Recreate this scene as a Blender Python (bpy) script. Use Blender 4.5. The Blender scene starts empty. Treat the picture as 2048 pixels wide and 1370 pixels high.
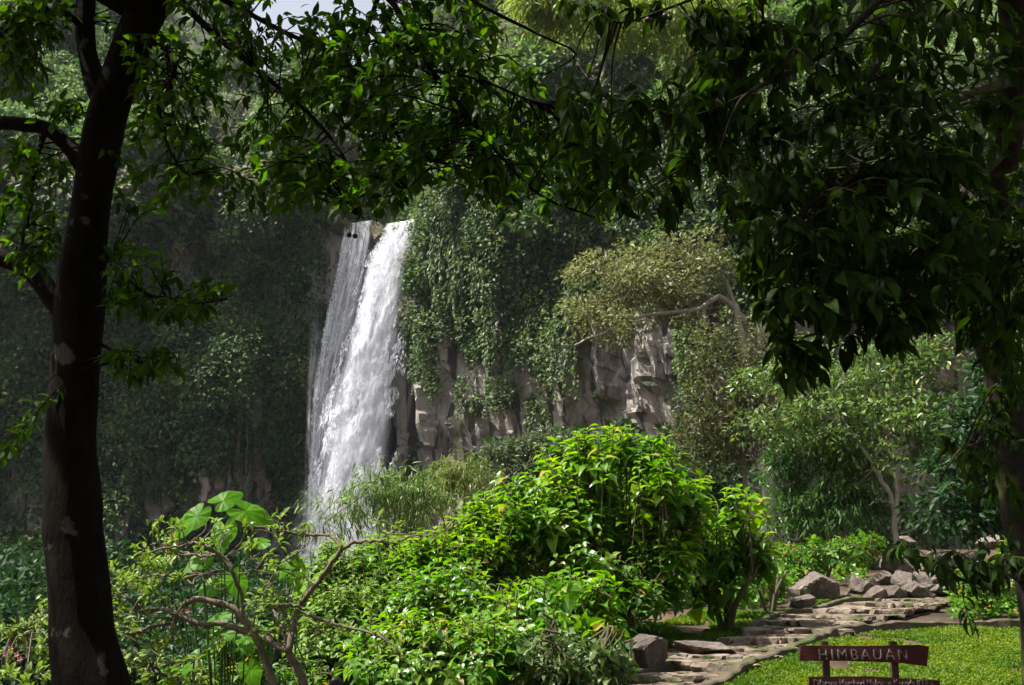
import bpy, math
import numpy as np
from mathutils import Vector

# ------------------------------------------------------------------ camera, world, sun, exposure
sc = bpy.context.scene
COL = sc.collection
FPX = 2196.0                      # focal length in pixels of the 2048 px wide photograph
PITCH = math.radians(12.0)
EYE = 1.6
cam_d = bpy.data.cameras.new("camera")
cam_d.sensor_width = 36.0
cam_d.lens = 36.0 * FPX / 2048.0
cam_d.clip_end = 2000.0
cam = bpy.data.objects.new("camera", cam_d)
COL.objects.link(cam)
cam.location = (0, 0, EYE)
cam.rotation_euler = (math.radians(90) + PITCH, 0, 0)
sc.camera = cam

SUN = Vector((-0.46, -0.05, 0.88)).normalized()
w = bpy.data.worlds.new("World")
sc.world = w
w.use_nodes = True
nt = w.node_tree
bg = nt.nodes["Background"]
sky = nt.nodes.new("ShaderNodeTexSky")
sky.sky_type = 'NISHITA'
sky.sun_disc = False
sky.sun_elevation = math.asin(SUN.z)
sky.sun_rotation = math.atan2(SUN.x, SUN.y)
sky.air_density = 1.0
sky.dust_density = 6.0
sky.ozone_density = 1.0
hsv = nt.nodes.new("ShaderNodeHueSaturation")      # thin bright overcast: a paler sky
hsv.inputs["Saturation"].default_value = 0.5
nt.links.new(sky.outputs[0], hsv.inputs["Color"])
nt.links.new(hsv.outputs[0], bg.inputs[0])
bg.inputs[1].default_value = 0.10
sun_d = bpy.data.lights.new("sun", 'SUN')
sun_d.energy = 5.0
sun_d.angle = math.radians(0.5)
sun_d.color = (1.0, 0.95, 0.86)
sun_o = bpy.data.objects.new("sun", sun_d)
COL.objects.link(sun_o)
sun_o.rotation_euler = SUN.to_track_quat('Z', 'Y').to_euler()
sun_o.location = SUN * 200
sc.view_settings.view_transform = 'Standard'
sc.view_settings.look = 'None'
sc.view_settings.exposure = 1.2
sc.view_settings.gamma = 1.0
sc.cycles.max_bounces = 6
sc.cycles.diffuse_bounces = 3
sc.cycles.glossy_bounces = 2
sc.cycles.transmission_bounces = 4
sc.cycles.transparent_max_bounces = 24
sc.cycles.volume_bounces = 0
sc.cycles.use_denoising = True
sc.cycles.caustics_reflective = False
sc.cycles.caustics_refractive = False

R = np.random.default_rng(7)
CT, ST = math.cos(PITCH), math.sin(PITCH)


def P(px, py, d):
    """World point on the ray of a photograph pixel, at distance d ahead (along +Y)."""
    px, py, d = np.broadcast_arrays(np.asarray(px, float), np.asarray(py, float), np.asarray(d, float))
    a = (px - 1024) / FPX
    b = (685 - py) / FPX
    Y = CT - b * ST
    Z = ST + b * CT
    return np.stack([a / Y * d, d, EYE + Z / Y * d], -1)


def proj(p):
    p = np.asarray(p, float)
    x, y, z = p[..., 0], p[..., 1], p[..., 2] - EYE
    zc = y * CT + z * ST
    yc = -y * ST + z * CT
    return 1024 + FPX * x / zc, 685 - FPX * yc / zc


def nrm(v):
    return v / np.maximum(np.linalg.norm(v, axis=-1, keepdims=True), 1e-9)


def rand_dir(n, r=None):
    r = r or R
    return nrm(r.normal(size=(n, 3)))


# ------------------------------------------------------------------ noise
def _hash(ix, iy, iz, seed):
    h = (ix.astype(np.int64) * 374761393 + iy.astype(np.int64) * 668265263 + iz.astype(np.int64) * 1442695041 + seed * 974634777) & 0xFFFFFFFF
    h = ((h ^ (h >> 13)) * 1274126177) & 0xFFFFFFFF
    h = ((h ^ (h >> 16)) * 2246822519) & 0xFFFFFFFF
    return (h ^ (h >> 15)) / 4294967295.0


def vnoise(p, seed=0):
    p = np.asarray(p, float)
    i = np.floor(p)
    f = p - i
    u = f * f * (3 - 2 * f)
    i = i.astype(np.int64)
    out = 0
    for dx in (0, 1):
        for dy in (0, 1):
            for dz in (0, 1):
                wgt = (u[..., 0] if dx else 1 - u[..., 0]) * (u[..., 1] if dy else 1 - u[..., 1]) * (u[..., 2] if dz else 1 - u[..., 2])
                out = out + wgt * _hash(i[..., 0] + dx, i[..., 1] + dy, i[..., 2] + dz, seed)
    return out * 2 - 1


def fbm(p, octv=4, seed=0):
    a, s, out = 0.5, 1.0, 0
    for k in range(octv):
        out = out + a * vnoise(np.asarray(p) * s, seed + k * 17)
        a *= 0.5
        s *= 2.03
    return out


# ------------------------------------------------------------------ mesh helpers
class MB:
    def __init__(self):
        self.v, self.n, self.f = [], 0, {}

    def add(self, v, f):
        v = np.asarray(v, float).reshape(-1, 3)
        f = np.asarray(f, np.int64)
        self.f.setdefault(f.shape[1], []).append(f + self.n)
        self.v.append(v)
        self.n += len(v)

    def mesh(self, name, mat, off=(0, 0, 0), smooth=False, uv=None):
        me = bpy.data.meshes.new(name)
        if not self.n:
            return me
        v = np.concatenate(self.v) - np.asarray(off, float)
        me.vertices.add(len(v))
        me.vertices.foreach_set("co", v.astype(np.float32).ravel())
        loops, starts, tot = [], [], 0
        for k, lst in self.f.items():
            a = np.concatenate(lst)
            loops.append(a.ravel())
            starts.append(np.arange(len(a)) * k + tot)
            tot += a.size
        loops = np.concatenate(loops)
        starts = np.concatenate(starts)
        me.loops.add(len(loops))
        me.loops.foreach_set("vertex_index", loops.astype(np.int32))
        me.polygons.add(len(starts))
        me.polygons.foreach_set("loop_start", starts.astype(np.int32))
        me.polygons.foreach_set("use_smooth", np.full(len(starts), smooth))
        if uv is not None:
            l = me.uv_layers.new(name="uv")
            l.data.foreach_set("uv", np.asarray(uv, np.float32)[loops].ravel())
        me.materials.append(mat)
        me.update(calc_edges=True)
        return me


def root_loc(p):
    while p.parent is not None:
        p = p.parent
    return np.array(p.location)


def obj(name, mb, mat, parent=None, smooth=False, off=None, uv=None):
    if off is None:
        off = root_loc(parent) if parent else (0, 0, 0)
    me = mb.mesh(name, mat, off, smooth, uv)
    o = bpy.data.objects.new(name, me)
    COL.objects.link(o)
    if parent:
        o.parent = parent
    return o


def tag(o, label, cat, group=None):
    o["label"] = label
    o["category"] = cat
    if group:
        o["group"] = group
    return o


def kind(o, k):
    o["kind"] = k
    return o


def thing(name, label, cat, loc=(0, 0, 0), group=None):
    o = bpy.data.objects.new(name, None)
    COL.objects.link(o)
    o.location = [float(c) for c in loc]
    o.empty_display_size = 0.2
    return tag(o, label, cat, group)


def dup(root, loc, rz=0.0, s=1.0, label=None, group=None, sz=None):
    r = root.copy()
    COL.objects.link(r)
    r.location = [float(c) for c in loc]
    r.rotation_euler = (0, 0, rz)
    r.scale = (s, s, s if sz is None else sz)
    if label:
        r["label"] = label
    if group:
        r["group"] = group
    for ch in list(root.children):
        c = ch.copy()
        COL.objects.link(c)
        c.parent = r
        for g in ch.children:
            d = g.copy()
            COL.objects.link(d)
            d.parent = c
    return r


def cr(pts, n):
    """Catmull-Rom resample of rows (any width) to n samples."""
    p = np.asarray(pts, float)
    if len(p) == 2:
        t = np.linspace(0, 1, n)[:, None]
        return p[0] * (1 - t) + p[1] * t
    q = np.vstack([2 * p[0] - p[1], p, 2 * p[-1] - p[-2]])
    t = np.linspace(0, len(p) - 1 - 1e-6, n)
    i = t.astype(int)
    f = (t - i)[:, None]
    a, b, c, d = q[i], q[i + 1], q[i + 2], q[i + 3]
    return 0.5 * (2 * b + (c - a) * f + (2 * a - 5 * b + 4 * c - d) * f ** 2 + (3 * b - a - 3 * c + d) * f ** 3)


def tube(mb, pts, rad, sides=7, lump=0.0, seed=0, cap=True):
    p = np.asarray(pts, float)
    rad = np.broadcast_to(np.asarray(rad, float), (len(p),))
    t = nrm(np.gradient(p, axis=0))
    ref = np.array([0.0, 1.0, 0.0]) if abs(t[0][1]) < 0.8 else np.array([1.0, 0, 0])
    s = nrm(np.cross(t[0], ref))
    S = []
    for k in range(len(p)):
        s = nrm(s - t[k] * np.dot(s, t[k]))
        S.append(s)
    S = np.array(S)
    B = np.cross(t, S)
    a = np.linspace(0, 2 * math.pi, sides, endpoint=False)
    off = np.cos(a)[None, :, None] * S[:, None] + np.sin(a)[None, :, None] * B[:, None]
    v = p[:, None] + off * rad[:, None, None]
    if lump:
        nz = fbm(v / (rad.max() * 2.2), 3, seed)
        v = v + off * (nz * lump * rad[:, None])[..., None]
    n = len(p)
    i = np.arange(n - 1)[:, None] * sides
    j = np.arange(sides)[None]
    j2 = (j + 1) % sides
    f = np.stack([i + j, i + j2, i + sides + j2, i + sides + j], -1).reshape(-1, 4)
    v = v.reshape(-1, 3)
    base = mb.n
    mb.add(v, f)
    if cap:
        c = np.vstack([p[-1] + t[-1] * rad[-1] * 0.5])
        k = (n - 1) * sides
        mb.v.append(c)
        mb.n += 1
        mb.f.setdefault(3, []).append(np.stack([base + k + j[0], base + k + j2[0], np.full(sides, mb.n - 1)], -1))


# leaf templates: (u along, v across, w normal)
T_CARD = (np.array([[0, 0, 0], [.45, .5, .07], [1, 0, -.06], [.45, -.5, .07]]), [(np.array([[0, 1, 2], [0, 2, 3]]))])
T_BLADE = (np.array([[0, 0, 0], [.3, .5, .03], [.3, -.5, .03], [1, 0, -.22], [.65, .33, -.06], [.65, -.33, -.06]]),
           [np.array([[0, 1, 2], [4, 3, 5]]), np.array([[1, 4, 5, 2]])])
_u = np.array([.0, .22, .5, .78, 1.0])
_wd = np.array([.0, .40, .5, .30, .0])
_dr = np.array([0, .02, -.02, -.12, -.30])


def _leaf_t(fold=.10, droop=1.0, wd=_wd):
    v = [[0, 0, 0]]
    for k in (1, 2, 3):
        v += [[_u[k], wd[k], _dr[k] * droop + fold * wd[k] * 1.6], [_u[k], 0, _dr[k] * droop], [_u[k], -wd[k], _dr[k] * droop + fold * wd[k] * 1.6]]
    v.append([1, 0, _dr[4] * droop])
    t = np.array([[0, 1, 2], [0, 2, 3], [7, 10, 8], [8, 10, 9]])
    q = np.array([[1, 4, 5, 2], [2, 5, 6, 3], [4, 7, 8, 5], [5, 8, 9, 6]])
    return (np.array(v, float), [t, q])


T_LEAF = _leaf_t()
T_LEAF_FLAT = _leaf_t(.16, .5, np.array([0, .42, .5, .26, 0]))
T_OVATE = _leaf_t(.14, .9, np.array([0, .5, .46, .22, 0]))


class Leaves:
    def __init__(self):
        self.p, self.d, self.l, self.w, self.u = [], [], [], [], []

    def add(self, p, d, l, w, up=None):
        p = np.atleast_2d(p)
        n = len(p)
        d = np.broadcast_to(d, (n, 3))
        self.p.append(p)
        self.d.append(d)
        self.l.append(np.broadcast_to(l, (n,)))
        self.w.append(np.broadcast_to(w, (n,)))
        if up is None:
            up = np.array([0, 0, 1.0]) + R.normal(size=(n, 3)) * .35
        self.u.append(np.broadcast_to(up, (n, 3)))

    def emit(self, mb, tmpl):
        if not self.p:
            return
        p, d, l, w_, u = (np.concatenate(x) for x in (self.p, self.d, self.l, self.w, self.u))
        d = nrm(d)
        s = nrm(np.cross(d, u) + 1e-6)
        n = np.cross(s, d)
        T, F = tmpl
        v = p[:, None] + T[None, :, 0, None] * (d * l[:, None])[:, None] + T[None, :, 1, None] * (s * w_[:, None])[:, None] \
            + T[None, :, 2, None] * (n * l[:, None])[:, None]
        k = len(T)
        base = mb.n
        mb.v.append(v.reshape(-1, 3))
        mb.n += v.shape[0] * k
        off = (np.arange(len(p)) * k + base)[:, None, None]
        for f in F:
            mb.f.setdefault(f.shape[1], []).append((f[None] + off).reshape(-1, f.shape[1]))


def clumps(L, cen, rad, n, ll, lw, r, flat=.75, droop=.35, fill=.55, up_bias=.25):
    """n leaves round every clump centre, on and inside a squashed ball, pointing outwards and down."""
    cen = np.atleast_2d(cen)
    m = len(cen)
    rad = np.broadcast_to(rad, (m,))
    dirs = nrm(r.normal(size=(m, n, 3)) + np.array([0, 0, up_bias]))
    q = fill + (1 - fill) * r.random((m, n, 1)) ** .6
    pos = cen[:, None] + dirs * q * rad[:, None, None] * np.array([1, 1, flat])
    d = dirs * .8 + r.normal(size=dirs.shape) * .55 + np.array([0, 0, -droop])
    u = dirs * .7 + np.array([0, 0, .6]) + r.normal(size=dirs.shape) * .4
    k = .65 + .7 * r.random((m * n))
    L.add(pos.reshape(-1, 3), d.reshape(-1, 3), ll * k, lw * k, u.reshape(-1, 3))


def in_poly(x, y, poly):
    p = np.asarray(poly, float)
    x, y = np.asarray(x), np.asarray(y)
    ins = np.zeros(x.shape, bool)
    j = len(p) - 1
    for i in range(len(p)):
        xi, yi, xj, yj = p[i, 0], p[i, 1], p[j, 0], p[j, 1]
        c = ((yi > y) != (yj > y)) & (x < (xj - xi) * (y - yi) / (yj - yi + 1e-12) + xi)
        ins ^= c
        j = i
    return ins


def sample_poly(poly, n, r=None):
    r = r or R
    p = np.asarray(poly, float)
    lo, hi = p.min(0), p.max(0)
    out = np.zeros((0, 2))
    while len(out) < n:
        q = lo + (hi - lo) * r.random((n * 3 + 10, 2))
        q = q[in_poly(q[:, 0], q[:, 1], p)]
        out = np.vstack([out, q])
    return out[:n]


# ------------------------------------------------------------------ materials
def newmat(name):
    m = bpy.data.materials.new(name)
    m.use_nodes = True
    t = m.node_tree
    t.nodes.clear()
    out = t.nodes.new("ShaderNodeOutputMaterial")

    def N(ty, **kw):
        n = t.nodes.new("ShaderNode" + ty)
        for k, v in kw.items():
            setattr(n, k, v)
        return n

    def Lk(a, b):
        t.links.new(a, b)
    return m, N, Lk, out


def rgba(c):
    return (c[0], c[1], c[2], 1.0)


def ramp(N, pts):
    n = N("ValToRGB")
    el = n.color_ramp.elements
    while len(el) < len(pts):
        el.new(.5)
    for e, (p, c) in zip(el, pts):
        e.position = p
        e.color = rgba(c)
    return n


def leaf_mat(name, cols, transl=.4, rough=.42, spec=.4, boost=1.5, odd=None, nsc=9.0, namp=.22):
    m, N, Lk, out = newmat(name)
    g = N("NewGeometry")
    pts = [(i / max(len(cols) - 1, 1) * (.94 if odd else 1), c) for i, c in enumerate(cols)]
    if odd:
        pts += [(.97, odd), (1.0, odd)]
    rp = ramp(N, pts)
    Lk(g.outputs["Random Per Island"], rp.inputs[0])
    tc = N("TexCoord")
    nz = N("TexNoise")
    nz.inputs["Scale"].default_value = nsc
    nz.inputs["Detail"].default_value = 3.0
    Lk(tc.outputs["Object"], nz.inputs["Vector"])
    mr = N("MapRange")
    mr.inputs[1].default_value = .3
    mr.inputs[2].default_value = .7
    mr.inputs[3].default_value = 1 - namp
    mr.inputs[4].default_value = 1 + namp
    Lk(nz.outputs[0], mr.inputs[0])
    hs = N("HueSaturation")
    Lk(rp.outputs[0], hs.inputs["Color"])
    Lk(mr.outputs[0], hs.inputs["Value"])
    if nsc < 2:
        m3 = N("MapRange")
        m3.inputs[1].default_value = .3
        m3.inputs[2].default_value = .7
        m3.inputs[3].default_value = .52
        m3.inputs[4].default_value = .46
        Lk(nz.outputs[0], m3.inputs[0])
        Lk(m3.outputs[0], hs.inputs["Hue"])
    b = N("BsdfPrincipled")
    b.inputs["Roughness"].default_value = rough
    b.inputs["Specular IOR Level"].default_value = spec
    Lk(hs.outputs[0], b.inputs["Base Color"])
    tr = N("BsdfTranslucent")
    h2 = N("HueSaturation")
    h2.inputs["Hue"].default_value = .497
    h2.inputs["Saturation"].default_value = 1.08
    h2.inputs["Value"].default_value = boost
    Lk(hs.outputs[0], h2.inputs["Color"])
    Lk(h2.outputs[0], tr.inputs[0])
    mx = N("MixShader")
    mx.inputs[0].default_value = transl
    Lk(b.outputs[0], mx.inputs[1])
    Lk(tr.outputs[0], mx.inputs[2])
    Lk(mx.outputs[0], out.inputs[0])
    return m


def surf_mat(name, cols, scale=3.0, detail=6.0, rough=.9, stretch=(1, 1, 1), bump=.4, bscale=None, patch=None, pscale=2.0, pth=.62, spec=.25, coord="Object", streak=None, psoft=.06, crack=None):
    m, N, Lk, out = newmat(name)
    tc = N("TexCoord")
    mp = N("Mapping")
    mp.inputs["Scale"].default_value = stretch
    Lk(tc.outputs[coord], mp.inputs[0])
    nz = N("TexNoise")
    nz.inputs["Scale"].default_value = scale
    nz.inputs["Detail"].default_value = detail
    nz.inputs["Roughness"].default_value = .65
    Lk(mp.outputs[0], nz.inputs["Vector"])
    n = len(cols)
    rp = ramp(N, [(.28 + .44 * i / max(n - 1, 1), c) for i, c in enumerate(cols)])
    Lk(nz.outputs[0], rp.inputs[0])
    colo = rp.outputs[0]

    def layer(colo, colour, sc_, th, st=(1, 1, 1), soft=psoft):
        mpp = N("Mapping")
        mpp.inputs["Scale"].default_value = st
        Lk(tc.outputs[coord], mpp.inputs[0])
        nn = N("TexNoise")
        nn.inputs["Scale"].default_value = sc_
        nn.inputs["Detail"].default_value = 5.0
        Lk(mpp.outputs[0], nn.inputs["Vector"])
        m2 = N("MapRange")
        m2.inputs[1].default_value = th - soft
        m2.inputs[2].default_value = th + soft
        Lk(nn.outputs[0], m2.inputs[0])
        mx = N("Mix", data_type='RGBA')
        Lk(m2.outputs[0], mx.inputs[0])
        Lk(colo, mx.inputs[6])
        mx.inputs[7].default_value = rgba(colour)
        return mx.outputs[2]
    if streak:
        colo = layer(colo, streak, 1.0, .55, (.9, .9, .07), .04)
    if crack:
        cs, cz_, cw = crack
        vm = N("Mapping")
        vm.inputs["Scale"].default_value = (cs, cs, cs * cz_)
        wn = N("TexNoise")
        wn.inputs["Scale"].default_value = cs * 1.5
        wn.inputs["Detail"].default_value = 4
        Lk(tc.outputs[coord], wn.inputs["Vector"])
        va = N("VectorMath", operation='MULTIPLY_ADD')
        Lk(wn.outputs[1], va.inputs[0])
        va.inputs[1].default_value = (.9 / cs, .9 / cs, .9 / cs)
        Lk(tc.outputs[coord], va.inputs[2])
        Lk(va.outputs[0], vm.inputs[0])
        vo = N("TexVoronoi", feature='DISTANCE_TO_EDGE')
        vo.inputs["Scale"].default_value = 1.0
        Lk(vm.outputs[0], vo.inputs["Vector"])
        cm = N("MapRange")
        cm.inputs[1].default_value = 0.0
        cm.inputs[2].default_value = cw
        cm.inputs[3].default_value = .5
        cm.inputs[4].default_value = 0.0
        Lk(vo.outputs["Distance"], cm.inputs[0])
        mx = N("Mix", data_type='RGBA')
        Lk(cm.outputs[0], mx.inputs[0])
        Lk(colo, mx.inputs[6])
        mx.inputs[7].default_value = rgba(tuple(q * .22 for q in cols[0]))
        colo = mx.outputs[2]
    if patch:
        colo = layer(colo, patch, pscale, pth)
    b = N("BsdfPrincipled")
    b.inputs["Roughness"].default_value = rough
    b.inputs["Specular IOR Level"].default_value = spec
    Lk(colo, b.inputs["Base Color"])
    if bump:
        n2 = N("TexNoise")
        n2.inputs["Scale"].default_value = bscale or scale * 4
        n2.inputs["Detail"].default_value = 8.0
        n2.inputs["Roughness"].default_value = .7
        Lk(mp.outputs[0], n2.inputs["Vector"])
        bp = N("Bump")
        bp.inputs["Strength"].default_value = bump
        bp.inputs["Distance"].default_value = .6 / (bscale or scale * 4)
        Lk(n2.outputs[0], bp.inputs["Height"])
        Lk(bp.outputs[0], b.inputs["Normal"])
    Lk(b.outputs[0], out.inputs[0])
    return m


def flat_mat(name, c, rough=.6, spec=.3):
    return surf_mat(name, [tuple(x * .8 for x in c), tuple(min(1, x * 1.15) for x in c)], 14, 4, rough, bump=.15, spec=spec)


M = {}
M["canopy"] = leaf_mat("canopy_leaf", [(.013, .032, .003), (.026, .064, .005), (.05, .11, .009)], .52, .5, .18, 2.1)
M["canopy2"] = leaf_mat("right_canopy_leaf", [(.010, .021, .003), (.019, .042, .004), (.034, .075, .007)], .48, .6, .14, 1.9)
M["shrub"] = leaf_mat("broad_shrub_leaf", [(.05, .14, .006), (.075, .205, .008), (.10, .255, .010), (.135, .30, .016)], .48, .36, .55, 1.5, odd=(.26, .24, .06), nsc=1.4, namp=.25)
M["pale_shrub"] = leaf_mat("pale_shrub_leaf", [(.06, .13, .015), (.12, .23, .028), (.19, .30, .05)], .45, .42, .45, 1.35)
M["low_leaf"] = leaf_mat("low_plant_leaf", [(.045, .125, .012), (.08, .19, .016), (.12, .24, .028)], .45, .42, .45, 1.4, odd=(.30, .20, .03))
M["mottled"] = leaf_mat("mottled_leaf", [(.04, .10, .02), (.09, .16, .04), (.19, .24, .09)], .35, .42, .45, 1.3)
M["bamboo"] = leaf_mat("bamboo_leaf", [(.06, .12, .02), (.09, .16, .03), (.13, .20, .05)], .42, .45, .4, 1.4)
M["bamboo_y"] = leaf_mat("yellow_bamboo_leaf", [(.11, .15, .03), (.16, .20, .04)], .42, .45, .4, 1.3)
M["bamboo_d"] = leaf_mat("dark_bamboo_leaf", [(.03, .08, .012), (.05, .12, .02), (.07, .15, .025)], .4, .42, .4, 1.4)
M["frangi"] = leaf_mat("tuft_leaf", [(.10, .18, .02), (.14, .23, .03), (.19, .27, .05)], .42, .42, .4, 1.4)
M["olive"] = leaf_mat("olive_leaf", [(.10, .115, .035), (.15, .165, .055), (.20, .21, .08)], .38, .5, .4, 1.25)
M["drab"] = leaf_mat("drab_leaf", [(.055, .065, .018), (.075, .085, .025), (.09, .11, .03)], .38, .5, .35, 1.3)
M["light_tree"] = leaf_mat("light_tree_leaf", [(.06, .12, .022), (.09, .16, .032), (.13, .21, .05)], .4, .42, .45, 1.4, odd=(.22, .22, .04))
M["grey_leaf"] = leaf_mat("grey_green_leaf", [(.06, .085, .035), (.09, .12, .05)], .35, .45, .5, 1.3)
M["feather"] = leaf_mat("feathery_leaf", [(.13, .20, .025), (.18, .25, .035), (.24, .30, .06)], .45, .5, .3, 1.3)
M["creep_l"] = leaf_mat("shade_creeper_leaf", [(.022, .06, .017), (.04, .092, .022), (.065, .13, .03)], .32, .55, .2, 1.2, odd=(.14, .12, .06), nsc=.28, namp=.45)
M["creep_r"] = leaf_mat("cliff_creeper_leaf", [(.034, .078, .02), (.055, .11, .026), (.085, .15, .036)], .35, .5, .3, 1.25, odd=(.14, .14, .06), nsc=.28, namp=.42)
M["valley"] = leaf_mat("shade_toned_leaf", [(.010, .032, .009), (.018, .052, .012), (.03, .075, .018)], .3, .5, .2, 1.2)  # darkened leaf colour stands in for the shade of the gorge wall
M["vine"] = leaf_mat("hanging_vine_leaf", [(.055, .115, .022), (.08, .15, .03), (.11, .17, .045)], .4, .5, .35, 1.3)
M["dryvine"] = surf_mat("dry_vine", [(.10, .085, .06), (.17, .15, .11)], 5, bump=0)
M["hill_a"] = leaf_mat("hill_leaf_dark", [(.045, .08, .03), (.07, .115, .038), (.095, .145, .05)], .3, .55, .35, 1.2)
M["hill_b"] = leaf_mat("hill_leaf_green", [(.06, .125, .03), (.095, .17, .04), (.13, .20, .055)], .35, .55, .35, 1.2)
M["hill_c"] = leaf_mat("hill_leaf_grey", [(.12, .14, .08), (.17, .19, .11), (.21, .22, .13)], .35, .55, .35, 1.2)
M["aloc"] = leaf_mat("elephant_ear_leaf", [(.06, .185, .004), (.085, .23, .006)], .52, .42, .15, 1.6)
M["aloc_y"] = leaf_mat("old_elephant_ear_leaf", [(.32, .24, .03), (.30, .26, .04)], .5, .4, .5, 1.2)
M["grass"] = leaf_mat("lawn_leaf", [(.056, .12, .007), (.076, .155, .010), (.102, .19, .016)], .4, .55, .2, 1.3, nsc=.9, namp=.28)
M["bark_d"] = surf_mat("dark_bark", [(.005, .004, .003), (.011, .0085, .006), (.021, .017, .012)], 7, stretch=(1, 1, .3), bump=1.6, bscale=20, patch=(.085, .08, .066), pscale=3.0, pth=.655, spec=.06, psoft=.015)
M["bark_g"] = surf_mat("grey_bark", [(.055, .042, .03), (.12, .095, .07), (.22, .18, .135)], 9, stretch=(1, 1, .6), bump=.6, bscale=40, patch=(.12, .15, .05), pscale=5, pth=.64)
M["bark_m"] = surf_mat("mossy_bark", [(.007, .0055, .003), (.017, .012, .007), (.036, .026, .014)], 7, stretch=(1, 1, .4), bump=.9, bscale=25, patch=(.055, .07, .010), pscale=3.5, pth=.56)
M["bark_p"] = surf_mat("pale_bark", [(.16, .14, .11), (.28, .25, .20), (.36, .33, .28)], 8, stretch=(1, 1, .4), bump=.4)
M["twig"] = surf_mat("twig_bark", [(.05, .045, .025), (.09, .08, .04)], 12, bump=.2)
M["rock"] = surf_mat("boulder_stone", [(.06, .047, .040), (.135, .108, .092), (.22, .18, .155)], 3, bump=1.4, bscale=11, patch=(.32, .285, .25), pscale=5, pth=.65, spec=.3, crack=(1.6, .8, .03))
M["cobble"] = surf_mat("path_stone", [(.065, .05, .037), (.16, .125, .094), (.29, .235, .185)], 3.5, bump=1.0, bscale=16, patch=(.055, .065, .018), pscale=2.6, pth=.57, spec=.3)
M["bed"] = surf_mat("path_earth", [(.03, .022, .015), (.075, .057, .041), (.14, .11, .08)], 7, bump=1.0, bscale=26, patch=(.05, .06, .018), pscale=2.2, pth=.6)
M["kerb"] = surf_mat("mossy_concrete", [(.05, .04, .025), (.12, .095, .065)], 4, bump=.9, bscale=20, patch=(.05, .065, .016), pscale=2.4, pth=.56)
M["soil"] = surf_mat("soil_ground", [(.04, .026, .016), (.075, .048, .03), (.11, .075, .045)], 1.6, bump=.6, bscale=14, patch=(.028, .02, .013), pscale=.9, pth=.54)
M["cliff"] = surf_mat("cliff_rock", [(.11, .10, .088), (.24, .215, .19), (.37, .335, .295), (.27, .255, .235)], .16, 9, stretch=(1, 1, .55), bump=1.0, bscale=1.8, crack=(.42, .3, .03), streak=(.055, .048, .045), patch=(.09, .10, .05), pscale=.22, pth=.62)
M["hill"] = surf_mat("hill_soil", [(.035, .05, .02), (.06, .075, .03)], .3, bump=.3)
M["red"] = surf_mat("red_brown_paint", [(.055, .012, .009), (.085, .019, .013)], 6, rough=.65, bump=.4, stretch=(.4, 1, 3), patch=(.028, .014, .010), pscale=5, pth=.58)
M["post"] = surf_mat("dark_post_wood", [(.045, .028, .02), (.075, .045, .03)], 9, rough=.7, bump=.3)
M["letter"] = surf_mat("pale_lettering", [(.15, .13, .12), (.25, .22, .20)], 14, rough=.8, bump=.1, patch=(.07, .03, .022), pscale=26, pth=.57)
M["fruit"] = flat_mat("dark_fruit", (.05, .05, .03), .35)
M["pink"] = flat_mat("pink_petal", (.75, .28, .33), .5)
M["trumpet"] = leaf_mat("yellow_petal", [(.55, .48, .14), (.62, .52, .2)], .4, .5, .3, 1.1)
M["skin"] = flat_mat("skin", (.35, .20, .13), .5)
M["hair"] = flat_mat("black_hair", (.012, .011, .013), .4)
M["shirt"] = flat_mat("dark_shirt", (.05, .05, .09), .8)


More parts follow.
